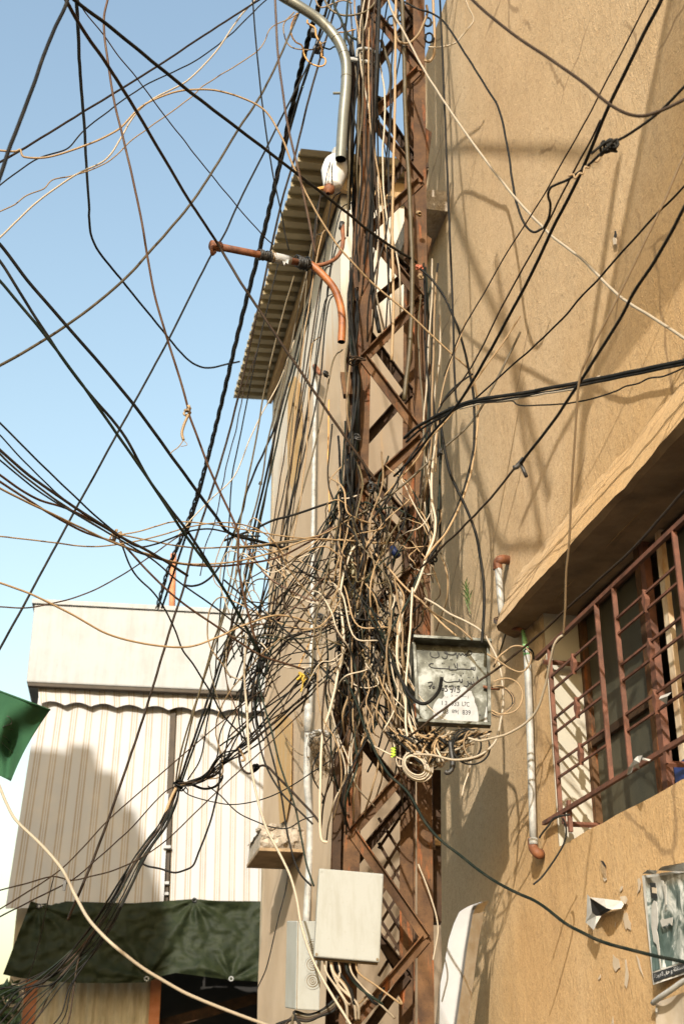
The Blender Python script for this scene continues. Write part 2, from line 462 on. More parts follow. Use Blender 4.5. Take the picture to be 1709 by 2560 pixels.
obj('flank_wall', b, M['beige_render'], bld)
b = MB(); b.box8([wp(WY0, WTOP + .002, 0), wp(WY1, WTOP + .002, 0), wp(WY1, WTOP + .002, -6), wp(WY0, WTOP + .002, -6),
                  wp(WY0, WTOP + .14, 0), wp(WY1, WTOP + .14, 0), wp(WY1, WTOP + .14, -6), wp(WY0, WTOP + .14, -6)])
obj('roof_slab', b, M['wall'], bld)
# slatted screen added out of view to throw a blurred half shade on the plaster
LU = LDIR / LDIR.dot(VDIR)
cB, cC = wq(5.05, 4.52) - LU * 1.05, wq(2.75, 7.05) - LU * .75
scr = obj('added_shade_screen', MB().bar(cB + NOUT * .03, cC + NOUT * .03, .03, .03), M['roof_metal'], bld)
for k in range(112):
    p = cB.lerp(cC, k / 111)
    obj('shade_slat', MB().bar(p, p - UDIR * 3.4, .0048, .008, NOUT), M['roof_metal'], scr)
# concrete hood over the window, lip uneven where the plaster was dragged
YA, YB, nseg = .9, 6.16, 80
PRO = ((4.16, -.012), (4.10, .012), (4.03, .055), (3.95, .10), (3.88, .133), (3.812, .155))
h, hs = MB(), MB()
for i in range(nseg + 1):
    y = YA + (YB - YA) * i / nseg
    e = 1.0 if y < YB - .10 else max(.3, math.sqrt(max(0, (YB - y) / .10)))
    w1, w2, w3 = nz(y, 0, 5, 5) * .016 + nz(y, 6, 5, 17) * .008, nz(y, 2, 5, 11) * .010 + nz(y, 8, 5, 29) * .004, nz(y, 7, 5, 2.2) * .03 + nz(y, 1, 9, 14) * .008
    row = [(z + (w1 * 2 + .012 * nz(y, 3, 1, 31) if z > 4 else w3 * .5), o * (e if o > 0 else 1) + w2) for z, o in PRO]
    h.v += [wq(y, z, o) for z, o in row]
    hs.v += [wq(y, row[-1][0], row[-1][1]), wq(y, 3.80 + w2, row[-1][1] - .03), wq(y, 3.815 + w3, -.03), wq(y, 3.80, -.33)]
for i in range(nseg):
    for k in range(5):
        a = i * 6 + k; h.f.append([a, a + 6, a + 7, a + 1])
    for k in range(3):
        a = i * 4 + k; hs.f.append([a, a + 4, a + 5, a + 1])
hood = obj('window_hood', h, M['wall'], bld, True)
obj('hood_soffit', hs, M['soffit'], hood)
# recess: jamb, sill, head, dark room
r = MB(); D = -.17
r.add([wp(OY1, OZ0 - .02, .004), wp(OY1, OZ1, .004), wp(OY1, OZ1, D) + UDIR * 0, wp(OY1, OZ0 - .02, D)], [(0, 1, 2, 3)])
def jin(Y, z, d): return wp(Y, z, 0) + VDIR * d
r = MB(); r.extr([jin(OY1, OZ0 - .03, .002), jin(OY1, OZ1 - .004, .002), jin(OY1, OZ1 - .004, .30), jin(OY1, OZ0 - .03, .30)], UDIR * .03)
obj('jamb', r, M['jamb'], bld)
r = MB(); r.extr([jin(OY0, OZ0 - .004, .004), jin(OY1, OZ0 - .004, .004), jin(OY1, OZ0 - .004, .34), jin(OY0, OZ0 - .004, .34)], (0, 0, -.06))
obj('sill', r, M['tan_concrete'], bld)
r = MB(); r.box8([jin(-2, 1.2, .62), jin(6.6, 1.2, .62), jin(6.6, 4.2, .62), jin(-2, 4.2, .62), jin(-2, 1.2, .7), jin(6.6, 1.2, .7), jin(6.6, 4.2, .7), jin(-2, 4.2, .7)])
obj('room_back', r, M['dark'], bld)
win = obj('window', MB().bar(jin(OY1 - .028, OZ0, .185), jin(OY1 - .028, OZ1, .185), .035, .045, NOUT), M['rust'], bld)
fix(win)
for Yc, ww, mm in ((4.66, .03, 'rust'), (4.615, .03, 'red_paint'), (4.50, .022, 'rust_white'), (3.9, .045, 'red_paint'), (3.84, .03, 'rust')):
    fix(obj('mullion', MB().bar(jin(Yc, OZ0, .15 if mm[0] == 'r' and mm == 'rust_white' else .135), jin(Yc, OZ1, .15 if mm == 'rust_white' else .135), .045, ww, NOUT), M[mm], win))
for z, dd in ((OZ0 + .02, .16), (3.06, .172), (OZ1 - .03, .16)):
    fix(obj('rail', MB().bar(jin(OY0, z, dd), jin(OY1 - .06, z, dd), .035, .03 if z != 3.06 else .022, NOUT), M['rust_dark'], win))
for a, b_ in ((OY1 - .06, 4.67), (4.60, 3.92), (3.82, OY0)):
    fix(obj('screen', MB().extr([jin(a, OZ0, .185), jin(b_, OZ0, .185), jin(b_, OZ1, .185), jin(a, OZ1, .185)], VDIR * .006), M['screen'], win))
crd = obj('sticker', MB().extr([jin(4.53, OZ0 + .03, .118), jin(4.1, OZ0 + .03, .118), jin(4.1, OZ0 + .125, .118), jin(4.53, OZ0 + .12, .118)], VDIR * .004), M['blue_card'], win)
tag(crd, label='blue card with faint pale print wedged in the window corner')
# red security grille
gr = obj('security_grille', MB().bar(wp(5.42, 3.445, .03), wp(2.6, 3.445, .03), .018, .018), M['red_paint'], bld)
fix(gr); tag(gr, label='flaking red security grille with paired cross bars and diamonds')
def gbar(a, b_, ww=.014, dd=.018, nm='bar'):
    fix(obj(nm, MB().bar(a, b_, ww, dd, NOUT), M['red_paint'], gr))
gbar(wp(5.46, 2.748, .03), wp(2.6, 2.748, .03), .017, .017)
VB = [5.27, 4.755, 4.585, 4.07, 3.90, 3.40]
for y in VB: gbar(wp(y, 2.755, .03), wp(y, 3.438, .03), .010, .019)
HZ = [3.315, 3.255, 3.135, 3.075, 2.95, 2.89]
for a, b_ in ((VB[0], VB[1]), (VB[2], VB[3]), (VB[4], VB[5])):
    for z in HZ: gbar(wp(a - .005, z, .03), wp(b_ + .005, z, .03), .009, .009)
    for z1, z2 in ((HZ[0], HZ[1]), (HZ[2], HZ[3]), (HZ[4], HZ[5])):
        ym, zm = (a + b_) / 2, (z1 + z2) / 2
        fix(obj('diamond', MB().extr([wp(ym, zm + .043, .024), wp(ym + .017, zm, .024), wp(ym, zm - .043, .024), wp(ym - .017, zm, .024)], NOUT * .018), M['red_paint'], gr))
for y in (5.24, 4.30):
    gbar(jin(y, 2.70, -.03), jin(y, 2.70, .17), .02, .014, 'bracket'); gbar(wp(y, 2.70, .03), wp(y, 2.75, .03), .02, .014, 'bracket')
gbar(jin(5.33, 3.40, -.035), jin(5.33, 3.40, .16), .02, .016, 'bracket')
gbar(jin(5.2, 2.66, -.02), jin(5.2, 3.45, -.02) - UP * .72, .02, .016, 'bracket')
# broken concrete stub above the mast, paper remnants, holes
def wpoly(px, off, th, par, nm, m):
    return fix(obj(nm, MB().extr([W(x, y, off) for x, y in px], NOUT * th), m, par))
stub = MB(); YC = 6.62
A = W(1117, 480)
z1, z0 = A.z, A.z - .16
nn = 8; L_ = A.y; 
for i in range(nn + 1):
    y = L_ + (7.08 * S - L_) * i / nn
    for (z, o) in ((z1 + .03 * nz(y, 1, 2, 9), -.03), (z1 + .02 * nz(y, 4, 2, 8), .12), (z1 - .03, .21 + .01 * nz(y, 3, 3, 9)), (z0 + .015 * nz(y, 9, 2, 8), .20), (z0, -.03)):
        stub.v.append(wq(y, z, o))
for i in range(nn):
    for k in range(4):
        a = i * 5 + k; stub.f.append([a, a + 5, a + 6, a + 1])
stub.f.append([0, 1, 2, 3, 4])
obj('concrete_ledge', stub, M['concrete'], bld, False)
def ragged(pts):                                    # torn outline: extra wavering points on every side
    out = []; cx, cy = sum(p[0] for p in pts) / len(pts), sum(p[1] for p in pts) / len(pts)
    for a, b_ in zip(pts, pts[1:] + pts[:1]):
        for f_ in (0, .33, .66):
            x, y = a[0] + (b_[0] - a[0]) * f_, a[1] + (b_[1] - a[1]) * f_
            q = 1 + rng.uniform(-.14, .10); out.append((cx + (x - cx) * q, cy + (y - cy) * q))
    return out
sc_ = lambda pts, ox, oy, s: [(ox + x / s, oy + y / s) for x, y in pts]
for pts in ([(850, 960), (890, 950), (910, 1040), (940, 1090), (935, 1170), (910, 1165), (885, 1130), (880, 1170), (855, 1130), (840, 1030)],
            [(1010, 560), (1040, 540), (1055, 600), (1040, 690), (1010, 735), (1020, 640)],
            [(800, 690), (820, 640), (843, 650), (830, 690), (805, 710)],
            [(600, 545), (640, 540), (648, 570), (620, 592)], [(745, 1075), (755, 1080), (750, 1145), (740, 1130)],
            ):
    pts = ragged(pts)
    wpoly(sc_(pts, 1380, 2080, 4.766), .0065, .0006, bld, 'paper_remnant', M['paper_thin'])
for pts in ([(1145, 1015), (1180, 1045), (1185, 1090), (1160, 1120), (1140, 1070)], [(1215, 1040), (1225, 1045), (1240, 1140), (1225, 1215), (1212, 1190), (1220, 1110)],
            [(1280, 1010), (1300, 1040), (1310, 1090), (1330, 1160), (1300, 1100)], [(1055, 1160), (1070, 1130), (1075, 1150), (1060, 1165)], [(1145, 1375), (1150, 1427), (1135, 1427)]):
    pts = ragged(pts)
    wpoly(sc_(pts, 1050, 1960, 2.379), .0065, .0006, bld, 'paper_remnant', M['paper_thin'])
wpoly(sc_([(570, 340), (610, 350), (640, 430), (645, 540), (620, 555), (585, 480)], 1380, 2080, 4.766), .0075, .001, bld, 'plaster_hole', M['tan_concrete'])
wpoly(sc_([(575, 340), (605, 345), (638, 400), (640, 435), (610, 400)], 1380, 2080, 4.766), .009, .0006, bld, 'plaster_hole', M['dark'])
wpoly([(1531, 597), (1536, 590), (1541, 600), (1540, 610), (1533, 612)], .012, .002, bld, 'plaster_chip', M['paper_thin'])
wpoly([(1536, 578), (1539, 577), (1541, 590), (1537, 596), (1534, 592)], .012, .002, bld, 'plaster_hole', M['dark'])

# ------------------------------------------------------------------ poster, lower poster, torn sheet
def persp_grid(tl, tr, bl, br, nu, nv, off=lambda u, v: .02):
    m = MB()
    m.grid(lambda u, v: W((1-v)*((1-u)*bl[0] + u*br[0]) + v*((1-u)*tl[0] + u*tr[0]), (1-v)*((1-u)*bl[1] + u*br[1]) + v*((1-u)*tl[1] + u*tr[1]), off(u, v)), nu, nv, uv=True)
    return m
px = lambda x, y: (1590 + x / 5.731, 2150 + y / 5.731)
po = thing('wall_poster', 'weathered grey and teal photo poster with a black caption band, peeling off the tan wall', 'poster', W(1640, 2470, .02))
TL, TR, BL, BR = px(75, 225), px(1250, 60), px(235, 1790), px(1250, 1440)
def poff(u, v): return .016 + .010 * max(0, 1 - u * 5) + .012 * max(0, 1 - v * 6) * (1 + math.sin(u * 14)) + .006 * math.sin(u * 9 + v * 5) * .5
obj('paper_sheet', persp_grid(TL, TR, BL, BR, 14, 18, poff), M['paper'], po, True)
def ip(u, v): return ((1-v)*((1-u)*BL[0] + u*BR[0]) + v*((1-u)*TL[0] + u*TR[0]), (1-v)*((1-u)*BL[1] + u*BR[1]) + v*((1-u)*TL[1] + u*TR[1]))
obj('printed_picture', persp_grid(ip(.035, .975), ip(1, .975), ip(.012, .12), ip(1, .125), 12, 12, lambda u, v: poff(.05 + u * .95, .12 + v * .85) + .003), M['poster'], po, True)
obj('caption_band', persp_grid(ip(.008, .105), ip(1, .115), ip(.015, .022), ip(1, .03), 12, 2, lambda u, v: poff(.02 + u * .98, .02 + v * .08) + .004), M['ink'], po, True)
for pts in ([(215, 660), (250, 580), (290, 600), (305, 760), (310, 900), (290, 1000), (310, 1090), (360, 1570), (345, 1570), (290, 1210), (245, 1165), (215, 960)],
            [(355, 290), (385, 300), (400, 360), (420, 340), (430, 460), (432, 640), (412, 640), (400, 470)],
            [(340, 870), (370, 830), (400, 850), (520, 820), (510, 940), (470, 900), (440, 930), (370, 960)]):
    fix(obj('torn_strip', MB().extr([W(*px(*q), .031) for q in pts], NOUT * .0015), M['paper'], po))
for pts in ([(190, 320), (270, 330), (300, 550), (210, 550)],):
    fix(obj('dark_square', MB().extr([W(*px(*q), .034) for q in pts], NOUT * .001), M['ink'], po))
fix(obj('pale_square', MB().extr([W(*px(*q), .0355) for q in [(220, 390), (285, 400), (290, 480), (225, 470)]], NOUT * .001), M['poster'] and M['paper_thin'], po))
fl = MB(); 
for a, b_, c in (((85, 195), (160, 140), (270, 205)), ((160, 140), (300, 150), (270, 205)), ((300, 150), (360, 95), (690, 35)), ((300, 150), (690, 35), (690, 165)), ((690, 35), (1250, -50), (690, 165)), ((1250, -50), (1250, 60), (690, 165))):
    fl.add([W(*px(*a), .02), W(*px(*b_), .055), W(*px(*c), .04)], [(0, 1, 2)])
obj('curled_edge', fl, M['paper'], po)
# Arabic lettering: joined glyph forms, laid out right to left
AR = {'ا': ('FE8D', 'FE8E', None, None), 'ل': ('FEDD', 'FEDE', 'FEDF', 'FEE0'), 'ف': ('FED1', 'FED2', 'FED3', 'FED4'), 'ق': ('FED5', 'FED6', 'FED7', 'FED8'), 'ي': ('FEF1', 'FEF2', 'FEF3', 'FEF4'),
      'م': ('FEE1', 'FEE2', 'FEE3', 'FEE4'), 'د': ('FEA9', 'FEAA', None, None), 'و': ('FEED', 'FEEE', None, None), 'ة': ('FE93', 'FE94', None, None), 'س': ('FEB1', 'FEB2', 'FEB3', 'FEB4'),
      'ط': ('FEC1', 'FEC2', 'FEC3', 'FEC4'), 'ن': ('FEE5', 'FEE6', 'FEE7', 'FEE8'), 'ت': ('FE95', 'FE96', 'FE97', 'FE98'), 'ح': ('FEA1', 'FEA2', 'FEA3', 'FEA4'), 'ع': ('FEC9', 'FECA', 'FECB', 'FECC'),
      'ر': ('FEAD', 'FEAE', None, None), 'إ': ('FE87', 'FE88', None, None)}
def arabic(txt):
    out = []
    for wd in txt.split(' '):
        g_ = ''
        for i, c in enumerate(wd):
            pj = i > 0 and AR[wd[i-1]][2] is not None
            nj = i < len(wd) - 1 and AR[c][2] is not None
            g_ += chr(int(AR[c][3 if pj and nj else 1 if pj else 2 if nj else 0], 16))
        out.append(g_[::-1])
    return ' '.join(reversed(out))
def text_mesh(txt, bold=.0):
    cu = bpy.data.curves.new('lettering', 'FONT'); cu.body = txt; cu.size = 1.0; cu.offset = bold
    o = bpy.data.objects.new('lettering', cu); COL.objects.link(o)
    dg = bpy.context.evaluated_depsgraph_get(); dg.update()
    me = bpy.data.meshes.new_from_object(o.evaluated_get(dg))
    vs_ = [v.co.copy() for v in me.vertices]; fs_ = [list(p.vertices) for p in me.polygons]
    bpy.data.objects.remove(o); bpy.data.meshes.remove(me); bpy.data.curves.remove(cu)
    return vs_, fs_
def lettering(txt, mapf, par, nm, m, label=None, bold=.0):
    vs_, fs_ = text_mesh(txt, bold)
    if not fs_: return None
    x0 = min(v.x for v in vs_); x1 = max(v.x for v in vs_); y0 = min(v.y for v in vs_); y1 = max(v.y for v in vs_)
    q = MB(); q.add([mapf((v.x - x0) / (x1 - x0), (v.y - y0) / (y1 - y0)) for v in vs_], fs_)
    o = obj(nm, q, m, par)
    if label: tag(o, label)
    return o
lettering(arabic('قيام الدولة الفلسطينية المستقلة و حق العودة'), lambda u, v: W(*ip(.03 + .93 * u, .03 + .012 * u + v * .065), poff(.03 + .93 * u, .06) + .0055), po, 'caption_lettering', M['grey_ink'])

lp = thing('lower_poster', 'pale peeling poster with a rolled top edge under the photo poster', 'poster', W(1650, 2560, .01))
qx = lambda u, v: px(270 + u * 900 - 0 * v, 1990 + (1 - v) * 700 - u * 330)
obj('paper_sheet', persp_grid(qx(0, .92), qx(1, .92), qx(0.02, -.6), qx(1, -.6), 12, 8, lambda u, v: .016 + .006 * math.sin(u * 8 + v * 3)), M['paper_thin'], lp, True)
obj('rolled_edge', MB().tube(spline([W(*px(235, 2050), .03), W(*px(350, 1960), .045), W(*px(500, 1860), .045), W(*px(640, 1760), .04), W(*px(900, 1620), .04)], 5), .010, 7), M['paper'], lp, True)
wpoly(sc_([(275, 2120), (300, 2110), (295, 2180), (278, 2180)], 1590, 2150, 5.731), .03, .002, lp, 'torn_corner', M['paper'])

tp = thing('torn_sheet', 'scrap of torn white paper curling off the tan wall below the window', 'torn paper', W(1480, 2320, .02))
q4 = lambda x, y, o: W(1380 + x / 4.766, 2080 + y / 4.766, o)
s1 = MB(); s1.add([q4(412, 740, .012), q4(445, 775, .03), q4(470, 960, .075), q4(520, 1000, .07), q4(580, 1000, .05), q4(520, 1100, .07), q4(490, 1170, .075), q4(440, 1120, .07), q4(390, 1075, .06), q4(405, 1000, .05)],
                  [(0, 1, 2, 9), (2, 3, 8, 9), (3, 4, 5), (3, 5, 6, 7), (3, 7, 8)])
obj('hanging_strip', s1, M['paper'], tp)
s1 = MB(); s1.add([q4(440, 775, .015), q4(620, 795, .035), q4(820, 820, .02), q4(850, 860, .016), q4(820, 912, .03), q4(705, 925, .06), q4(640, 905, .07), q4(540, 840, .05)],
                  [(0, 1, 7), (1, 6, 7), (1, 2, 5, 6), (2, 3, 4, 5)])
obj('folded_flap', s1, M['paper'], tp)
s1 = MB(); s1.add([q4(440, 780, .013), q4(640, 905, .03), q4(705, 925, .03), q4(580, 992, .03), q4(515, 1002, .035), q4(470, 955, .03)], [(0, 1, 5), (1, 2, 3), (1, 3, 4, 5)])
obj('inner_face', s1, M['ink'], tp)  # near-black inner face of the folded sheet
s1 = MB(); s1.add([q4(800, 770, .016), q4(870, 760, .016), q4(895, 800, .016), q4(870, 860, .016), q4(820, 830, .018)], [(0, 1, 2, 3, 4)])
obj('glued_corner', s1, M['paper_thin'], tp)

# ------------------------------------------------------------------ far building down the street
fb = thing('far_building', 'beige building with flaking white plaster and a corrugated eave behind the lattice mast', 'building', wp(11, 0))
FY0, FY1, FZ = 9.6, 13.35, 9.42
f = MB()
f.grid(lambda u, v: wp(FY0 + (FY1 - FY0) * u, FZ * v, .015 * nz(u * 4, v * 9, 1, 1.3)), 30, 60)
obj('wall', f, M['farwall'], fb, True)
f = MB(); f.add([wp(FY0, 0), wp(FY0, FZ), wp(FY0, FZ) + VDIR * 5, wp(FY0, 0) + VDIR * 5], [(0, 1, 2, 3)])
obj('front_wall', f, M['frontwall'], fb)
f = MB(); f.extr([wp(FY1, 0), wp(FY1, FZ), wp(FY1, FZ) + VDIR * 5, wp(FY1, 0) + VDIR * 5], UDIR * -.15)
obj('back_wall', f, M['beige_render'], fb)
fix(obj('fascia', MB().bar(wp(FY0 - .25, FZ - .09, .05), wp(FY1, FZ - .09, .05), .06, .16), M['fascia'], fb))
fix(obj('fascia', MB().bar(wp(FY0 - .02, FZ - .07, .02) - UDIR * .05, wp(FY0 - .02, FZ - .07, .02) + VDIR * 5 - UDIR * .05, .05, .18), M['fascia'], fb))
roof = obj('roof', MB().extr([wp(FY0 - .2, FZ + .08, .1), wp(FY1 + .05, FZ + .08, .1), wp(FY1 + .05, FZ + .08, 0) + VDIR * 5, wp(FY0 - .2, FZ + .08, 0) + VDIR * 5], UP * .05), M['fascia'], fb)
ya = FY0 - .33
nsh = 5; step = (FY1 + .2 - ya) / nsh
for k in range(nsh):                                 # overlapping sheets with trapezoid ribs across the eave
    prof = []
    y = ya + k * step - .03; ye = ya + (k + 1) * step + .05
    per = step / 5.0
    while y < ye:
        for dy, dz in ((0, 0), (.42, 0), (.5, .042), (.86, .042), (.94, 0)):
            yy = y + dy * per
            if yy <= ye + .001: prof.append((yy, dz))
        y += per
    s = MB(); zb = FZ + .005 + (.004 if k % 2 else 0)
    o1 = .47 + .012 * math.sin(k * 2.3)
    for th in (0, .006):
        for yy, dz in prof:
            s.v.append(wp(yy, zb + dz + th, o1)); s.v.append(wp(yy, zb + dz + th + .14, o1) + VDIR * 3.0)
    n_ = len(prof)
    for t_ in (0, 1):
        for i in range(n_ - 1):
            a = t_ * 2 * n_ + 2 * i
            s.f.append([a, a + 1, a + 3, a + 2])
    for i in range(n_ - 1):
        s.f.append([2*i, 2*i + 2, 2*n_ + 2*i + 2, 2*n_ + 2*i])
    fix(obj('roof_sheet', s, M['roof_metal'], roof))
# rust runs, ledge stub at the corner, concrete rubble on it
wpst = lambda pts, o, nm, m: fix(obj(nm, MB().extr([W(x, y, o) for x, y in pts], NOUT * .004), m, fb))
wpst([(722, 960), (738, 940), (752, 960), (756, 1060), (748, 1180), (735, 1240), (722, 1200), (718, 1090)], .018, 'stain', M['stain'])
wpst([(688, 1790), (704, 1780), (730, 1800), (728, 1980), (716, 2050), (700, 2060), (690, 1900)], .018, 'stain', M['stain'])
zb_, zt = 3.885, 4.06
lg = MB(); ncol = 26
ring = []
def lpt(a, f_):                                      # a along the broken front edge, f_ round its section
    y = 11.96 + .02 * nz(a * 9, 1, 1, 1); o = -.02 + .41 * a
    zz = zb_ + (zt - zb_) * f_ + (.035 * nz(a * 11, f_ * 4, 2, 1) if f_ > .1 else 0)
    return wq(y - .05 * math.sin(f_ * 3.1) + .03 * nz(a * 7, f_ * 4, 5, 1) * (f_ > .05), zz, o + .02 * nz(a * 8, f_ * 5, 9, 1))
lg.grid(lambda u, v: lpt(u, v), ncol, 8)
lg.grid(lambda u, v: wq(11.97 + .8 * v, zt + .05 * nz(u * 9, v * 7, 3, 1) - .01, -.02 + .41 * u), ncol, 10)
led = obj('broken_ledge', lg, M['concrete'], fb)
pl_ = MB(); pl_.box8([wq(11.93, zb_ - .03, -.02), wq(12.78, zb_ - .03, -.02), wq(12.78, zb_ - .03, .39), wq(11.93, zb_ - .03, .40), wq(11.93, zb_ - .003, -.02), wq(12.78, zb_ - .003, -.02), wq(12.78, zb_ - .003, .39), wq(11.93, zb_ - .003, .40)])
fix(obj('ledge_underside', pl_, M['soffit'], led))  # thin dark plate, the shade below the ledge put into its colour
fix(obj('ledge_end', MB().extr([wq(11.97, zb_, .385), wq(12.78, zb_, .375), wq(12.78, zt, .36), wq(11.97, zt, .37)], NOUT * .006), M['concrete'], led))
for k in range(5):
    c = wq(12.0 + .08 * (k % 3), zt + .01, .05 + k * .075)
    bm = bmesh.new(); bmesh.ops.create_icosphere(bm, subdivisions=3, radius=.05)
    for v in bm.verts: v.co *= 1 + .5 * noise.noise(v.co * 20 + Vector((k * 3, 0, 0))) + .25 * noise.noise(v.co * 50)
    mm = MB(); mm.add([c + Vector((v.co.x * 1.1, v.co.y * 1.6, v.co.z * .7)) for v in bm.verts], [[v.index for v in f_.verts] for f_ in bm.faces]); bm.free()
    obj('rubble', mm, M['concrete'], led)

# ------------------------------------------------------------------ pipes on the walls
def pipe(nm, pts, r, m, par, n=12, per=6): return obj(nm, MB().tube(spline(pts, per) if len(pts) > 2 else pts, r, n), m, par, True)
dp = thing('wall_pipe', 'chipped white drain pipe down the tan wall beside the barred window', 'pipe', W(1330, 2120, .05))
pipe('pipe_length', [W(1316, 1625, .05), W(1322, 1780, .05), W(1332, 2102, .05)], .0165, M['white_pipe'], dp, 14)
e1 = pipe('elbow', [W(1330, 2096, .05), W(1333, 2122, .05), W(1344, 2134, .04), W(1352, 2134, .0)], .022, M['rust_pipe'], dp, 12)
obj('collar', MB().tube([W(1331.5, 2097, .05), W(1333, 2112, .05)], .021, 12), M['white_pipe'], dp, True)
obj('tape_band', MB().tube([W(1306, 1576, .045), W(1310, 1600, .05), W(1317, 1640, .05)], [.008, .012, .0185], 10), m_plain('green_tape', (.10, .25, .10), (.2, .38, .17), 20, .5, 0), dp, True)
pipe('wire_ring', [W(1308, 1628, .06), W(1320, 1621, .09), W(1331, 1630, .06), W(1333, 1648, .04)], .004, M['black'], dp, 6)
up = thing('short_pipe', 'short grey pipe stub with a rusty elbow under the hood end', 'pipe', W(1252, 1545, .06))
pipe('pipe_length', [W(1244, 1416, .07), W(1254, 1548, .07)], .017, M['white_pipe'], up, 14)
pipe('elbow', [W(1243.5, 1424, .07), W(1243.5, 1406, .07), W(1250, 1399, .06), W(1270, 1400, .0)], .0235, M['rust_pipe'], up, 12)
for k in range(3):
    pipe('wire_ring', [W(1253 + 19 * math.cos(t), 1548 + k * 3 + 6 * math.sin(t), .07 + .03 * math.sin(t)) for t in [i * .52 for i in range(13)]], .0032, M['tan' if k == 1 else 'brown'], up, 6)
obj('support_arm', MB().tube(spline([W(1246, 1552, .06), W(1262, 1566, .07), W(1290, 1572, .06), W(1306, 1576, .045)], 4), .010, 8), M['rust_pipe'], up, True)
pipe('tie_wire', [W(1268, 1568, .06), W(1255, 1610, .08), W(1243, 1645, .09), W(1233, 1668, .1)], .0045, M['olive'], up, 6)
dr = thing('drain_pipe', 'tall thin white drain pipe down the beige building left of the mast', 'pipe', W(777, 2300, .06))
pipe('pipe_length', [W(789, 930, .05), W(784, 1200, .05), W(777, 1780, .05)], .021, M['white_pipe'], dr, 12)
pipe('lower_length', [W(772, 1760, .07), W(767, 1950, .07), W(775, 2060, .03), W(765, 2320, .05)], .03, M['white_pipe'], dr, 12, 8)
pipe('bracket', [W(789, 930, .05), W(786, 915, .09), W(800, 935, .08)], .022, M['rust_pipe'], dr, 8)
pv = thing('grey_pipe', 'short pale blue grey pipe stub on the beige wall beside the drain pipe', 'pipe', W(770, 1760, .12))
pipe('pipe_length', [W(771, 1765, .16), W(769, 1830, .16)], .034, M['white_pipe'], pv, 12)
tr = thing('rubbish_clump', 'clump of white rags and dry twigs caught on the pipe left of the mast', 'debris', U(800, 1840, 6.6))
mm = MB()
for k in range(7):
    bm = bmesh.new(); bmesh.ops.create_icosphere(bm, subdivisions=2, radius=.017)
    for v in bm.verts: v.co *= 1 + .45 * noise.noise(v.co * 60 + Vector((k * 5, 0, 0)))
    c = U(778 + 6.5 * k, 1838 - 7 * math.sin(k * .5), 6.6)
    mm.add([c + v.co for v in bm.verts], [[v.index for v in q.verts] for q in bm.faces]); bm.free()
obj('rag', mm, M['paper'], tr, True)
mm = MB(); rr = random.Random(3)
for k in range(70):
    x0, y0 = 770 + rr.random() * 40, 1842 + rr.random() * 22
    p = [U(x0, y0, 6.62)]
    x, y = x0, y0
    for i in range(4):
        x += rr.gauss(5, 6); y += 14 + rr.random() * 12
        p.append(U(x, y, 6.6 + rr.gauss(0, .03)))
    mm.tube(spline(p, 3), .0016, 4)
tag(obj('twigs', mm, M['dry'], tr, True), kind='stuff')

# dry weed and green weed growing from the plaster
def weed(nm, label, x, y, s, m, seed, off, n, dry=False):
    t = thing(nm, label, 'weed', W(x, y, off)); rr = random.Random(seed)
    base = W(x, y, off); top = base + UP * s + NOUT * .02
    obj('stem', MB().tube(spline([base, base.lerp(top, .5) + NOUT * .012 + UDIR * .01, top], 5), .0022, 5), m, t, True)
    for k in range(n):
        f0 = .25 + .75 * k / n; p = base.lerp(top, f0); a = k * 2.4
        dirn = (UDIR * math.cos(a) * .8 + NOUT * (math.sin(a) * .5 + .4)).normalized() * .8 + UP * .75
        ln = s * (.30 + .16 * rr.random()) * (1.15 - .5 * f0); q = p + dirn * ln; mdl = p.lerp(q, .5) + UP * ln * .12
        sd = dirn.cross(UP).normalized() * (.0035 if not dry else .0012)
        l = MB(); l.add([p, mdl - sd, q, mdl + sd, mdl + UP * .002], [(0, 1, 4), (1, 2, 4), (2, 3, 4), (3, 0, 4)])
        obj('leaf', l, m, t)
weed('green_weed', 'small green spiky weed growing out of the tan wall above the metal cabinet', 1176, 1535, .17, M['leaf'], 4, .01, 34)
dw = thing('dry_weed', 'dry brown weed hanging on the beige wall left of the drain pipe', 'weed', W(760, 1870, .05))
mm = MB(); rr = random.Random(9)
for pts in ([(704, 1812), (712, 1840), (730, 1868), (750, 1885), (772, 1893)], [(742, 1780), (752, 1800), (760, 1822), (766, 1838)], [(738, 1790), (748, 1812), (762, 1832)], [(716, 1845), (708, 1832), (702, 1818)], [(730, 1760), (740, 1790), (755, 1815)]):
    mm.tube(spline([W(x, y, .07 + rr.random() * .04) for x, y in pts], 5), .006, 5)
obj('stems', mm, M['dry'], dw, True)

# ------------------------------------------------------------------ white building at the end of the side street
FP = U(360, 1620, 16.0); FN = Vector((.146, -.989, 0)).normalized(); FD = Vector((.989, .146, 0)).normalized()
def Fa(x, y, out=0.0): return hitp(x, y, FP + FN * out, FN)
wb = thing('white_building', 'white building with striped awning curtains below a plain white parapet', 'building', Vector((-2.5, 16.2, 0)))
def vrt(p, z): return Vector((p.x, p.y, z))
tl, tr_, bl_ = Fa(87, 1510, .3), Fa(760, 1545, .3), Fa(70, 1705, .3)
zt, zb = Fa(87, 1510, .3).z, Fa(70, 1705, .3).z
pl, pr = vrt(tl, 0), vrt(Fa(860, 1600, .3), 0)
pw = MB(); pw.extr([vrt(pl, zb), vrt(pr, zb), vrt(pr, zt), vrt(pl, zt)], -FN * 2.6)
bevel(obj('parapet', pw, M['white_paint'], wb), .02, 2)
fix(obj('coping', MB().extr([vrt(pl, zt + .003) + FN * .03 - FD * .03, vrt(pr, zt + .003) + FN * .03, vrt(pr, zt + .06) + FN * .03, vrt(pl, zt + .06) + FN * .03 - FD * .03], -FN * 2.6), M['white_paint'], wb))
il = pl + FD * .28 - FN * .3
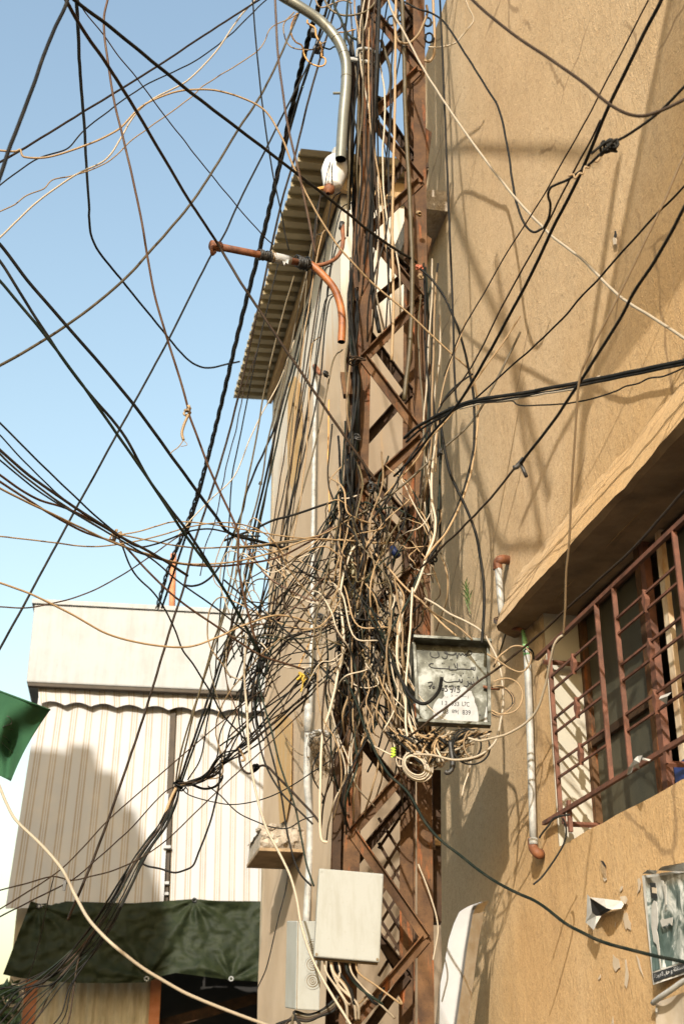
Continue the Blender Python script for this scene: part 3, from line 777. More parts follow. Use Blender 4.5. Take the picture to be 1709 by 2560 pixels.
fix(obj('upper_wall', MB().extr([vrt(il, 4.05), vrt(pr - FN * .3, 4.05), vrt(pr - FN * .3, zb - .003), vrt(il, zb - .003)], -FN * .2), M['beige_render'], wb))
fix(obj('parapet_shadow_strip', MB().extr([vrt(pl, zb - .04) + FD * .02 - FN * .01, vrt(pr, zb - .04) - FN * .01, vrt(pr, zb - .003) - FN * .01, vrt(pl, zb - .003) + FD * .02 - FN * .01], -FN * .09), M['pole_dark'], wb))  # dark strip standing in for the shadow line under the parapet
pc0 = vrt(Fa(40, 2300, .0), 0)
fix(obj('corner_pier', MB().extr([vrt(pc0, 0), vrt(pc0 + FD * .34, 0), vrt(pc0 + FD * .34, 4.6), vrt(pc0, 4.6)], -FN * .4), M['beige_render'], wb))
gw0, gw1 = vrt(Fa(645, 2500, -1.2), 0), vrt(Fa(40, 2500, -1.2), 0)
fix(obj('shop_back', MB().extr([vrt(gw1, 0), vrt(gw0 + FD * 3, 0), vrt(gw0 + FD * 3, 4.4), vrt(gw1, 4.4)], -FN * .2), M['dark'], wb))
pn0, pn1 = vrt(Fa(78, 2500, .02), 0), vrt(Fa(384, 2500, .02), 0)
npn = 9
pp = MB()
for i in range(npn * 4 + 1):
    p = pn0.lerp(pn1, i / (npn * 4)); o = (0, .022, .022, 0)[i % 4]
    pp.v += [vrt(p, 0) + FN * o, vrt(p, 3.45) + FN * o]
for i in range(npn * 4): pp.f.append([2*i, 2*i + 2, 2*i + 3, 2*i + 1])
obj('shutter_panel', pp, M['door_dark'], wb)
for x, mm, ww in ((76, 'orange_post', .07), (388, 'orange_post', .06)):
    c = vrt(Fa(x, 2500, .06), 0)
    fix(obj('door_post', MB().extr([c - FD * ww, c + FD * ww, vrt(c + FD * ww, 3.5), vrt(c - FD * ww, 3.5)], -FN * .12), M[mm], wb))
fix(obj('rail', MB().bar(Fa(395, 2565, -.3), Fa(660, 2490, -.3), .05, .12), M['rust_dark'], wb))
cp = MB(); cp.bar(Fa(433, 1770, .12), Fa(412, 2262, .30), .07, .07, FN)
fix(obj('awning_pole', cp, M['pole_dark'], wb))
for y in (2115, 2205, 2232):
    fix(obj('clip', MB().bar(Fa(418 - (y - 2115) * .05, y, .345), Fa(418 - (y - 2115) * .05, y + 7, .35), .085, .05, FN), M['white_paint'], wb))
def cur(par, nm, tlp, trp, blp, brp, o0, o1, reps, ph, amp, nu, nv, scallop=None):
    m = MB(); m.uv = {}
    for j in range(nv + 1):
        v = j / nv
        for i in range(nu + 1):
            u = i / nu
            x0, y0 = tlp[0] + (trp[0] - tlp[0]) * u, tlp[1] + (trp[1] - tlp[1]) * u
            x1, y1 = blp[0] + (brp[0] - blp[0]) * u, blp[1] + (brp[1] - blp[1]) * u
            if scallop: y1 += scallop * (1 - abs(math.sin(math.pi * u * 9.6)) * 2)
            o = o0 + (o1 - o0) * v + amp * v * math.sin(u * reps * 4.1 + ph + .5 * v) + amp * .7 * math.sin(u * 9 + v * 3 + ph)
            m.uv[len(m.v)] = (u * reps + ph, v)
            m.v.append(Fa(x0 + (x1 - x0) * v, y0 + (y1 - y0) * v, o))
    for j in range(nv):
        for i in range(nu):
            a = j*(nu+1) + i; m.f.append([a, a + nu + 1, a + nu + 2, a + 1])
    return obj(nm, m, M['curtain'], par, True)
aw = thing('awning_curtain', 'white drop awning with tan stripes and a scalloped valance on the white building', 'awning', Fa(250, 2262, .4))
cur(aw, 'curtain_panel', (97, 1742), (431, 1765), (14, 2272), (409, 2257), .10, .42, 9.0, .2, .006, 150, 16)
cur(aw, 'curtain_panel', (442, 1766), (720, 1782), (424, 2257), (720, 2260), .10, .36, 8.0, .55, .005, 110, 16)
cur(aw, 'valance', (96, 1712), (720, 1742), (98, 1756), (720, 1784), .16, .22, 17, .4, .012, 190, 5, 4.5)
# tarpaulin
tb = thing('tarpaulin', 'dark green tarpaulin pinned in folds under the striped awning', 'tarpaulin', Fa(340, 2455, .45))
GP = [(98, 2265), (486, 2250), (578, 2447), (367, 2447)]
bot = [(8, 2436), (40, 2443), (100, 2452), (180, 2457), (280, 2458), (367, 2456), (405, 2440), (440, 2432), (500, 2440), (578, 2450), (650, 2454), (720, 2455)]
top = [(78, 2252), (100, 2260), (160, 2253), (250, 2256), (330, 2258), (420, 2252), (486, 2247), (540, 2252), (650, 2253), (720, 2253)]
def interp(L, t):
    t *= len(L) - 1; i = min(int(t), len(L) - 2); f_ = t - i
    return (L[i][0] + (L[i+1][0] - L[i][0]) * f_, L[i][1] + (L[i+1][1] - L[i][1]) * f_)
def byx(L, x):
    for a, b_ in zip(L, L[1:]):
        if x <= b_[0] or b_ is L[-1]:
            t = (x - a[0]) / (b_[0] - a[0]); return a[1] + (b_[1] - a[1]) * t
tm = MB(); nu, nv = 150, 46
for j in range(nv + 1):
    v = j / nv
    for i in range(nu + 1):
        u = i / nu
        xb = 8 + (720 - 8) * u; xt = 78 + (720 - 78) * u
        yb, yt = byx(bot, xb), byx(top, xt)
        x, y = xt + (xb - xt) * v, yt + (yb - yt) * v
        o = .46 + .12 * v
        for k, (gx, gy) in enumerate(GP):
            dx, dy = x - gx, (y - gy) * 1.0
            r_ = math.hypot(dx, dy) + 1
            a = math.atan2(dy, dx)
            o += .05 * (math.sin(a * (9 if k < 2 else 7) + k + nz(a, k, 1, 2) * 2) * math.exp(-r_ / 100)) * min(1, r_ / 40) - .05 * math.exp(-r_ / 20)
        o += .04 * nz(x * .012, y * .03, 1, 1.0) + .022 * nz(x * .05, y * .06, 4, 1.0) + .009 * nz(x * .16, y * .16, 2, 1.0)
        tm.v.append(Fa(x, y, o))
for j in range(nv):
    for i in range(nu):
        a = j*(nu+1) + i; tm.f.append([a, a + nu + 1, a + nu + 2, a + 1])
obj('tarp_sheet', tm, M['tarp'], tb, True)
for gx, gy in GP:
    c = Fa(gx, gy, .66 if gy > 2400 else .45)
    obj('eyelet', MB().tube([c + (FD * math.cos(t) + UP * math.sin(t)) * .022 for t in [i * .524 for i in range(13)]], .007, 5, False), M['white_paint' if gy > 2400 else 'tape'], tb)
# rooftop post beyond the parapet
rp = obj('roof_post', MB().tube([Fa(429, 1560, -1.5), Fa(434, 1385, -1.5)], .045, 8), M['orange_post'], None, True)
tag(rp, 'orange rusty post standing on the white building roof', 'post')
# the leafy corner and wire ring at bottom left
bs = thing('leafy_shrub', 'dark green shrub beside the shop at the lower left edge', 'shrub', Vector((Fa(20, 2560, .5).x - .2, 15.3, 0)))
rr = random.Random(5); lm = MB()
for k in range(900):
    c = Fa(rr.uniform(-90, 55) - 8, rr.uniform(2458, 2700), .35 + rr.random() * .5)
    d1 = Vector((rr.gauss(0, 1), rr.gauss(0, 1), rr.gauss(0, 1))).normalized() * .07; d2 = d1.cross(Vector((rr.gauss(0, 1), 1, rr.gauss(0, 1)))).normalized() * .03
    lm.add([c - d1, c - d2, c + d1, c + d2], [(0, 1, 2, 3)])
tag(obj('foliage', lm, m_plain('shrub_leaf', (.02, .045, .015), (.05, .09, .03), 6, .6, 0), bs), kind='stuff')
obj('stem', MB().tube([Vector((Fa(20, 2560, .5).x - .2, 15.3, 0)), Fa(10, 2520, .6)], .03, 6), M['dry'], bs)

# the roofline behind the camera whose shade lies on the awning
nb = thing('neighbour_building', 'stepped flat roofed building across the street, its shade on the awning', 'building', Vector((-6.5, 4.5, 0)))
def bx(x0, x1, y0, y1, z0, z1): return MB().box(((x0+x1)/2, (y0+y1)/2, (z0+z1)/2), ((x1-x0)/2, 0, 0), (0, (y1-y0)/2, 0), (0, 0, (z1-z0)/2))
def back(x, y, out, t): return Fa(x, y, out) - LDIR * t
K = 14.5
e = back(335, 2020, .3, K); p1 = back(225, 1850, .3, K); p2 = back(160, 1868, .3, K); p3 = back(280, 1915, .3, K)
y0 = p1.y
fix(obj('wall', bx(-12, e.x, y0 - 3, y0 + .1, 0, e.z), M['beige_render'], nb))
fix(obj('stair_tower', bx(p2.x + .02, p1.x, y0 - 2.5, y0 + .05, e.z + .002, p1.z), M['beige_render'], nb))
fix(obj('parapet_block', bx(-12, p2.x - .01, y0 - 2.5, y0 + .03, e.z + .002, p2.z), M['beige_render'], nb))
fix(obj('parapet_block', bx(p1.x + .01, p3.x, y0 - 2.2, y0 + .02, e.z + .002, p3.z), M['beige_render'], nb))

# ------------------------------------------------------------------ lattice mast
YF, YR = 6.0, 6.33
def line(pxa, pxb, Y, z):                            # straight leg through two sighted points, at height z
    a, b_ = U(*pxa, Y), U(*pxb, Y); t = (z - a.z) / (b_.z - a.z)
    return a + (b_ - a) * t
LEG = {'FL': ((925, 250), (877, 2200), YF), 'FR': ((1048, 250), (1062, 2200), YF), 'RL': ((907, 250), (844, 2200), YR), 'RR': ((1026, 250), (1017, 2200), YR)}
def leg(k, z): return line(*LEG[k], z)
mast = thing('lattice_mast', 'rusty steel lattice utility mast wrapped in tangled cables', 'utility mast', (leg('FL', 0) + leg('RR', 0)) / 2)
ZT = 9.4
def chord(k, wx, wy, sx, sy, m):
    a, b_ = leg(k, -.3), leg(k, ZT)
    th = .008
    X = (leg('FR', 4) - leg('FL', 4)).normalized(); Yv = Vector((0, 1, 0))
    poly = lambda c: [c - X * wx/2 * sx, c + X * wx/2 * sx, c + X * wx/2 * sx + Yv * th * sy, c - X * (wx/2 - th) * sx + Yv * th * sy, c - X * (wx/2 - th) * sx + Yv * wy * sy, c - X * wx/2 * sx + Yv * wy * sy]
    P, Q = poly(a), poly(b_); mb_ = MB(); n_ = 6
    mb_.add(P + Q, [tuple(range(5, -1, -1)), tuple(range(6, 12))] + [(i, (i+1) % 6, (i+1) % 6 + 6, i + 6) for i in range(6)])
    return fix(obj('chord', mb_, m, mast))
chord('FL', .074, .07, 1, 1, M['rust'])
chord('FR', .070, .07, -1, 1, M['rust'])
chord('RL', .070, .07, 1, -1, M['rust_dark'])
chord('RR', .070, .07, -1, -1, M['rust_orange'])
def zpx(k, y):                                       # height where the leg passes image row y
    lo, hi = -2.0, 12.0
    for _ in range(40):
        m_ = (lo + hi) / 2; p = leg(k, m_) - CAM
        yy = 1280 - F * (p.z * CP - p.y * SP) / (p.y * CP + p.z * SP)
        if yy > y: lo = m_
        else: hi = m_
    return (lo + hi) / 2
def brace(a, b_, n_, wv=.043, fl=.040, m='rust', nm='brace'):
    a, b_, n_ = Vector(a), Vector(b_), Vector(n_); t = (b_ - a).normalized(); s_ = n_.cross(t)
    if s_.z < 0: s_ = -s_
    th = .006
    pr_ = [-s_ * wv/2, s_ * (wv/2), s_ * (wv/2) + n_ * fl, s_ * (wv/2 - th) + n_ * fl, s_ * (wv/2 - th) + n_ * th, -s_ * wv/2 + n_ * th]
    mb_ = MB(); mb_.add([a + q for q in pr_] + [b_ + q for q in pr_], [tuple(range(6)), tuple(range(11, 5, -1))] + [(i, (i+1) % 6, (i+1) % 6 + 6, i + 6) for i in range(6)])
    return fix(obj(nm, mb_, M[m], mast))
FNODE = [('L', 38), ('R', 180), ('L', 302), ('R', 459), ('L', 587), ('R', 754), ('L', 902), ('R', 1098), ('L', 1240), ('R', 1410), ('L', 1560), ('R', 1735)]
FLOW = [('R', 1880), ('L', 2083), ('R', 2347), ('L', 2580), ('R', 2860)]
def nodep(s, y, rear=False, o=0):
    k = ('R' if rear else 'F') + s; p = leg(k, zpx(k, y)); return p + Vector((0, o, 0))
zz0, zz1 = zpx('FL', 38), zpx('FL', 302)
pre = [('R', -110)] + FNODE
for nodes in (pre, FLOW):
    for i, (a, b_) in enumerate(zip(nodes, nodes[1:])):
        brace(nodep(*a, o=-.004 - .007 * (i % 2)), nodep(*b_, o=-.004 - .007 * (i % 2)), (0, -1, 0))
RN = [('L', -90), ('R', 60), ('L', 215), ('R', 395), ('L', 575), ('R', 690), ('L', 800), ('R', 985), ('L', 1150), ('R', 1310), ('L', 1480), ('R', 1650), ('L', 1800), ('R', 2000), ('L', 2210), ('R', 2440), ('L', 2700)]
for i, (a, b_) in enumerate(zip(RN, RN[1:])): brace(nodep(*a, True, -.012 - .007 * (i % 2)), nodep(*b_, True, -.012 - .007 * (i % 2)), (0, -1, 0), m='rust_dark')
for sd, yy in (('L', [0, 170, 330, 520, 720, 920, 1130, 1340, 1560, 1790, 2030, 2290, 2560]), ('R', [80, 240, 420, 600, 800, 1010, 1220, 1430, 1650, 1880, 2130, 2400])):
    n_ = Vector((-1 if sd == 'L' else 1, 0, 0))
    for i, (a, b_) in enumerate(zip(yy, yy[1:])):
        brace(nodep(sd, a, i % 2 == 1, .02 if i % 2 == 0 else -.02) + n_ * .02, nodep(sd, b_, i % 2 == 0, .02 if i % 2 == 1 else -.02) + n_ * .02, n_, .04, .03, 'rust_dark')
# finer crossed bars in the lower rear face
for i in range(6):
    ya, yb = 2045 + i * 62, 2135 + i * 62 + 9 * (i % 2)
    fix(obj('lacing_bar', MB().bar(U(946, ya, YR + .05), U(1003, yb, YR + .05), .010, .014), M['rust_dark'], mast))
    fix(obj('lacing_bar', MB().bar(U(946, yb - 14, YR + .066), U(1003, ya - 8, YR + .066), .010, .014), M['rust_dark'], mast))
# packing pieces, dark side post, bands, bolts
def block(x0, y0, x1, y1, Y, dep, m, nm='packing_piece', skew=0):
    q = MB(); q.extr([U(x0, y0, Y), U(x1, y0, Y), U(x1 + skew, y1, Y), U(x0 + skew, y1, Y)], (0, dep, 0))
    return fix(obj(nm, q, M[m], mast))
block(1081, 1925, 1101, 2305, 6.14, .10, 'rust_dark', 'side_post', 2)
block(1078, 2086, 1101, 2112, 6.10, .03, 'tan_concrete')
block(898, 175, 918, 412, 6.12, .05, 'rust_dark', skew=-10)
block(880, 150, 893, 420, 6.16, .06, 'rust_dark', 'side_channel', -12)
block(893, 450, 906, 700, 6.10, .06, 'rust', skew=-14)
block(872, 675, 897, 752, 6.05, .07, 'rust')
block(874, 756, 893, 930, 6.07, .07, 'rust_dark', skew=-6)
block(850, 930, 874, 985, 6.08, .05, 'rust', skew=8)
block(838, 1865, 862, 1880, 6.04, .05, 'tan_concrete')
block(836, 1880, 858, 2190, 6.05, .07, 'rust_dark', skew=-8)
block(1059, 300, 1063, 460, 6.05, .09, 'rust_dark')
for (x, y, h_) in ((1061, 318, 150), (1062, 585, 70), (1061, 900, 60)):
    q = MB(); a = U(x, y, 6.01); b_ = U(x + 17, y + 12, 6.03); c = U(x, y + h_, 6.01)
    q.extr([a, b_, c], (0, .09, 0)); fix(obj('gusset', q, M['rust'], mast))
for y in (2060, 1420, 716, 130):
    p, p2_ = nodep('L', y, o=-.02), nodep('R', y, o=-.02)
for (x, y) in ((869, 2034), (866, 2187), (913, 2189), (1070, 2110), (934, 330), (1050, 178), (1051, 456)):
    c = U(x, y, 5.985)
    obj('bolt', MB().tube([c, c + Vector((0, -.012, 0))], .007, 6), M['rust_orange'], mast)
# pipe arm clamp
obj('clamp_rod', MB().tube([U(858, 145, 5.93), U(945, 160, 5.93)], .013, 8), M['white_pipe'], mast, True)
obj('clamp_band', MB().tube(spline([U(893, 145, 5.95), U(894, 126, 5.93), U(905, 122, 5.92), U(925, 124, 5.93), U(938, 133, 5.95)], 5), .011, 8), M['white_pipe'], mast, True)
obj('wooden_splint', MB().add([U(862, 1330, 5.94), U(874, 1330, 5.93), U(898, 1545, 5.93), U(858, 1545, 5.94), U(862, 1330, 5.97), U(874, 1330, 5.97), U(898, 1545, 5.97), U(858, 1545, 5.97)], [(0,1,2,3), (7,6,5,4), (0,4,5,1), (1,5,6,2), (2,6,7,3), (3,7,4,0)]), m_plain('pale_wood', (.30, .26, .15), (.42, .37, .23), 6, .8, .3, 40, stretch=(3, 3, .4)), mast)
fix(obj('yellow_block', MB().extr([U(866, 1556, 5.90), U(896, 1555, 5.90), U(894, 1568, 5.90), U(868, 1568, 5.90)], (0, .05, 0)), M['amber'], mast))

# ------------------------------------------------------------------ street lamp arm and lamp
la = thing('lamp_arm', 'bent grey galvanised pipe with an open lower end clamped to the mast', 'pipe', U(851, 396, 5.86))
PA = [U(690, -22, 5.7), U(703, -11, 5.72), U(753, 19, 5.75), U(803, 54, 5.79), U(845, 103, 5.82), U(863, 150, 5.84), U(865, 203, 5.85), U(858, 287, 5.86), U(851, 398, 5.86)]
SPA = spline(PA, 6)
t_ = MB(); t_.tube(SPA, .031, 18, False); obj('pipe', t_, M['grey_pipe'], la, True)
obj('pipe_bore', MB().tube(SPA[-6:], .0275, 16, False), M['dark'], la, True)
for i in (23, 28, 35): obj('weld_seam', MB().tube([SPA[i], SPA[i].lerp(SPA[i+1], .12)], .032, 16), M['rust_dark'], la, True)
obj('peg', MB().tube([U(832, 233, 5.86), U(852, 233, 5.86)], .008, 7), M['grey_pipe'], la)
ln = thing('old_lamp', 'grimy white lamp head hanging under the open pipe end', 'lamp', U(832, 470, 5.95))
def lathe(axis_a, axis_b, prof, n=16):
    a, b_ = Vector(axis_a), Vector(axis_b); t = b_ - a; q = t.orthogonal().normalized(); bb = t.normalized().cross(q); mb_ = MB()
    for (f_, r_) in prof:
        for k in range(n):
            an = 2*math.pi*k/n; mb_.v.append(a + t * f_ + (q * math.cos(an) + bb * math.sin(an)) * r_)
    for i in range(len(prof) - 1):
        for k in range(n): mb_.f.append([i*n + k, i*n + (k+1) % n, (i+1)*n + (k+1) % n, (i+1)*n + k])
    return mb_
obj('shade', lathe(U(842, 392, 5.98), U(830, 472, 5.95), [(0, .012), (.06, .045), (.2, .068), (.45, .078), (.7, .066), (.92, .052), (.96, .05), (1, .0)]), M['bulb'], ln, True)
obj('neck', lathe(U(850, 372, 6.02), U(846, 402, 5.99), [(0, .02), (.3, .045), (.8, .05), (1, .03)]), M['white_pipe'], ln, True)
obj('cap', lathe(U(824, 464, 5.93), U(820, 484, 5.92), [(0, .018), (.2, .03), (.7, .032), (1, .012)]), M['rust_pipe'], ln, True)
obj('spigot', MB().tube([U(792, 474, 5.93), U(820, 468, 5.94)], .012, 8), M['amber'], ln)
for k in (0, 1):
    obj('wire_bail', MB().tube(spline([U(826 + 6*k, 402, 5.90), U(818 + 10*k, 430, 5.87), U(812 + 18*k, 462, 5.9)], 4), .003, 5), M['tape'], ln)
# ------------------------------------------------------------------ rusty arm, tape wraps and the orange conduit
ar = thing('rusty_pipe', 'rusty horizontal pipe arm with black tape and white rag wraps', 'pipe', U(772, 660, 5.9))
A0, A1 = U(533, 614, 5.55), U(775, 662, 5.9)
lp_ = lambda f_: A0.lerp(A1, f_)
obj('pipe', MB().tube([lp_(0), lp_(.45), lp_(1)], .0195, 14), M['rust_pipe'], ar, True)
obj('end_collar', MB().tube([lp_(-.02), lp_(.07)], .027, 14), M['rust_pipe'], ar, True)
obj('end_hook', MB().tube(spline([lp_(0), U(529, 622, 5.5), U(530, 636, 5.52), U(538, 630, 5.55)], 4), .008, 7), M['rust_pipe'], ar, True)
def wrap(a, b_, r_, turns, m, nm, jit=.003):
    mb_ = MB(); rr2 = random.Random(int(a * 100)); t = (A1 - A0).normalized(); q = t.orthogonal().normalized(); bb = t.cross(q); P = []
    for i in range(turns * 10 + 1):
        an = i * math.tau / 10; P.append(lp_(a + (b_ - a) * i / (turns * 10)) + (q * math.cos(an) + bb * math.sin(an)) * (r_ + rr2.gauss(0, jit)))
    obj(nm, mb_.tube(P, .0045, 5), M[m], ar, True)
obj('tape_core', MB().tube([lp_(.46), lp_(.57)], .024, 12), M['tape'], ar, True); wrap(.455, .575, .025, 7, 'tape', 'tape_wrap')
wrap(.565, .62, .024, 4, 'tan', 'cord_wrap')
rg = MB().tube([lp_(f_) for f_ in (.58, .64, .7, .78)], [.026, .028, .027, .024], 12); obj('white_rag', rg, M['white_paint'], ar, True)
obj('tape_core', MB().tube([lp_(.86), lp_(.98)], .028, 12), M['tape'], ar, True); wrap(.85, .99, .03, 8, 'tape', 'tape_wrap', .005)
rt = MB(); rt.add([U(704, 646, 5.78), U(722, 648, 5.78), U(720, 660, 5.76), U(714, 656, 5.79), U(710, 664, 5.77)], [(0, 1, 2, 3), (0, 3, 4)]); obj('rag_tail', rt, M['white_paint'], ar)
cd = thing('orange_conduit', 'curved orange conduit with an open lower end left of the mast', 'conduit', U(853, 855, 5.92))
SC_ = spline([U(772, 658, 5.9), U(790, 672, 5.9), U(812, 693, 5.9), U(835, 722, 5.91), U(849, 758, 5.92), U(855, 800, 5.92), U(853, 855, 5.92)], 6)
obj('conduit_tube', MB().tube(SC_, .0205, 16, False), M['pvc_orange'], cd, True); obj('conduit_bore', MB().tube(SC_[-5:], .0175, 14, False), M['dark'], cd, True)
tg = thing('rusty_hook', 'thin rusty bent pipe rising from the conduit to the mast', 'pipe', U(790, 660, 5.92))
obj('hook', MB().tube(spline([U(786, 664, 5.91), U(808, 661, 5.92), U(832, 651, 5.94), U(850, 632, 5.96), U(857, 605, 5.97), U(855, 560, 5.98)], 6), .0115, 10), M['rust_pipe'], tg, True)
obj('hook_tape', MB().tube([U(852, 572, 5.98), U(855, 556, 5.98)], .014, 10), M['tape'], tg, True)

# ------------------------------------------------------------------ steel cabinet with handwriting
cb = thing('metal_cabinet', 'weathered steel cabinet with handwritten and printed phone numbers on its door', 'cabinet', U(1044, 1807, 5.62))
CQ = [U(1034, 1602, 5.62), U(1222, 1612, 5.62), U(1226, 1815, 5.60), U(1044, 1806, 5.60)]
cv = U(1004, 1615, 5.93) - CQ[0]
cn = (CQ[1] - CQ[0]).cross(CQ[3] - CQ[0]).normalized()
if cn.y > 0: cn = -cn
cx_, cy_ = (CQ[1] - CQ[0]).normalized(), (CQ[0] - CQ[3]).normalized()
inner = [CQ[0] - cn * .022, CQ[1] - cn * .022, CQ[2] - cn * .022, CQ[3] - cn * .022]
bevel(obj('body', MB().extr(inner, cv), M['galv'], cb), .003, 2)
def rim(a, b_, w_, d_, nm='rim', o=0):
    fix(obj(nm, MB().bar(a + cn * o, b_ + cn * o, w_, d_, cn), M['galv'], cb))
rim(CQ[0] - cx_ * .004, CQ[1] + cx_ * .006, .012, .09, 'rain_hood', .012)
rim(CQ[3] + cy_ * .006, CQ[2] + cy_ * .006, .012, .05, o=-.01)
rim(CQ[0] - cy_ * .012, CQ[3] + cy_ * .014, .012, .042, o=-.008); rim(CQ[1] - cy_ * .012 - cx_ * .006, CQ[2] + cy_ * .014 - cx_ * .006, .014, .046, o=-.008)
def Dr(x, y, o=.0): return hitp(1000 + x / 6.272, 1580 + y / 6.272, CQ[0] - cn * (.0215 - o), cn)
dq = [Dr(232, 185), Dr(1310, 290), Dr(1395, 1475), Dr(275, 1415)]
door = obj('door', MB().extr([q + cn * .003 for q in dq], -cn * .0025), M['galv'], cb); bevel(door, .001)
patch = [(680, 960), (690, 900), (730, 870), (790, 900), (830, 850), (870, 880), (900, 930), (960, 870), (1010, 860), (1040, 880), (1060, 930), (1110, 920), (1130, 980), (1160, 1040), (1165, 1100), (1200, 1180), (1215, 1260), (1225, 1340), (1220, 1400), (1150, 1450), (1000, 1445), (540, 1405), (520, 1300), (505, 1200), (530, 1130), (570, 1070), (600, 1040), (650, 1050), (690, 1000)]
fix(obj('worn_sticker', MB().extr([Dr(x, y, .0042) for x, y in patch], -cn * .0008), m_plain('worn_white_sticker', (.24, .24, .23), (.33, .33, .325), 26, .6, .05, 60), door))
fix(obj('worn_sticker', MB().extr([Dr(x, y, .0042) for x, y in [(1345, 1180), (1375, 1130), (1400, 1300), (1400, 1470), (1310, 1470), (1320, 1320)]], -cn * .0008), M['white_paint'], door))
hw = MB()
STK = [[(470, 320), (468, 350), (485, 380), (530, 402), (575, 402), (605, 375), (600, 335), (582, 303)], [(538, 258), (545, 268)],
       [(725, 345), (695, 330), (700, 305), (715, 305), (735, 350), (733, 385), (712, 415), (680, 415), (650, 388)], [(735, 345), (790, 357), (850, 352), (868, 325), (885, 370), (890, 412), (902, 370), (920, 335), (945, 367), (975, 335), (1000, 365), (1022, 345), (1028, 385)],
       [(1028, 385), (1040, 340), (1080, 292), (1112, 315), (1105, 352), (1040, 362)], [(783, 430), (796, 436)], [(806, 434), (818, 432)],
       [(520, 495), (470, 498), (450, 522), (485, 553), (600, 570), (700, 574), (758, 572), (765, 535), (770, 590), (835, 592), (885, 590), (892, 545), (888, 492)], [(842, 497), (868, 560)], [(890, 580), (1000, 580), (1100, 586), (1118, 552), (1122, 587), (1138, 587), (1142, 548), (1148, 598), (1166, 592), (1166, 545)],
       [(650, 490), (660, 495)], [(674, 490), (684, 492)], [(996, 515), (1006, 512)], [(1018, 512), (1028, 518)], [(648, 622), (655, 630)],
       [(660, 735), (690, 770), (740, 787), (850, 777), (918, 772), (925, 738), (938, 782), (966, 782), (966, 738)], [(806, 668), (816, 674)], [(830, 664), (840, 668)], [(938, 690), (955, 680)], [(982, 655), (990, 650)],
       [(1052, 768), (1066, 820), (1035, 852), (988, 838)], [(1066, 800), (1110, 812), (1105, 778), (1116, 817), (1150, 812), (1145, 775)], [(1060, 716), (1070, 712)], [(1080, 712), (1092, 714)], [(1138, 708), (1148, 710)], [(1202, 700), (1220, 782)],
       [(428, 797), (500, 786), (460, 888)], [(445, 852), (492, 836)], [(518, 850), (504, 870), (520, 887), (537, 866), (520, 848)],
       [(658, 828), (640, 882), (655, 916), (682, 898), (668, 880), (644, 892)], [(690, 850), (732, 842), (712, 880), (737, 897), (724, 930), (690, 925)], [(758, 852), (826, 846), (800, 957)], [(775, 903), (828, 893)], [(855, 852), (850, 937)], [(885, 852), (926, 846), (904, 886), (931, 907), (914, 948), (884, 941)]]
for s_ in STK:
    P = [Dr(x, y, .0045) for x, y in s_]
    hw.tube(spline(P, 4) if len(P) > 2 else P, .0027, 5)
obj('handwriting', hw, M['ink'], door, True)
def dmap(x0, y0, x1, y1, h_): return lambda u, v: Dr(x0 + (x1 - x0) * u, y0 + (y1 - y0) * u - h_ * v, .0046)
for txt, x0, y0, x1, y1, h_ in (('1', 650, 1140, 662, 1141, 60), ('3', 700, 1145, 733, 1147, 65), ('933', 795, 1155, 920, 1163, 68), ('L7C', 967, 1160, 1080, 1170, 70), ('03', 668, 1275, 752, 1281, 66), ('89(', 808, 1283, 918, 1290, 68), ('839', 970, 1292, 1102, 1300, 70)):
    lettering(txt, dmap(x0, y0 + 4, x1, y1 + 4, h_ + 6), door, 'printed_number', M['ink'], None, .022)
pm = MB()
for s_ in ([(797, 978), (822, 1002), (792, 1008)], [(862, 1008), (866, 992), (890, 1008), (897, 985)], [(968, 1020), (990, 1002), (1012, 1018), (1035, 1005)], [(1060, 1002), (1062, 1045)], [(695, 1018), (705, 1018)], [(722, 1022), (745, 1018)]):
    pm.tube([Dr(x, y, .0046) for x, y in s_], .0011, 4)
obj('worn_print', pm, M['ink'], door)
for x, y in ((1185, 440), (358, 275), (395, 1220), (1245, 1300), (190, 175)):
    c = Dr(x, y, .004); obj('rivet', MB().tube([c, c + cn * .003], .004, 7), M['galv'] if x != 1245 else M['ink'], door)
for (ya, yb) in ((190, 405), (1130, 1340)):
    obj('hinge', MB().tube([Dr(222, ya, .022), Dr(228 + (yb > 900) * 25, yb, .022)], .006, 8), M['rust_pipe'], cb, True)
obj('latch', MB().tube([Dr(1300, 855, .02), Dr(1390, 880, .024), Dr(1550, 890, .012)], .007, 8), M['rust_pipe'], cb, True)
# cream junction boxes
j1 = thing('junction_box', 'large plain cream junction box with rounded corners on the mast front', 'junction box', U(872, 2401, 5.72))
JQ = [U(797, 2170, 5.70), U(959, 2184, 5.72), U(949, 2406, 5.72), U(784, 2392, 5.70)]
jn = (JQ[1] - JQ[0]).cross(JQ[3] - JQ[0]).normalized(); jn = -jn if jn.y > 0 else jn
bevel(obj('lid', MB().extr(JQ, -jn * .03), M['cream_plastic'], j1), .007, 3)
jx, jy = (JQ[1] - JQ[0]).normalized(), (JQ[0] - JQ[3]).normalized()
JB = [JQ[0] - jn * .033 + jx * .004 - jy * .004, JQ[1] - jn * .033 - jx * .004 - jy * .004, JQ[2] - jn * .033 - jx * .004 + jy * .004, JQ[3] - jn * .033 + jx * .004 + jy * .004]
bevel(obj('gasket', MB().extr([q - jy * .012 for q in JB], -jn * .012), M['gasket'], j1), .005, 2)
bevel(obj('body', MB().extr([q - jn * .014 for q in JB], -jn * .10), M['cream_plastic'], j1), .006, 2)
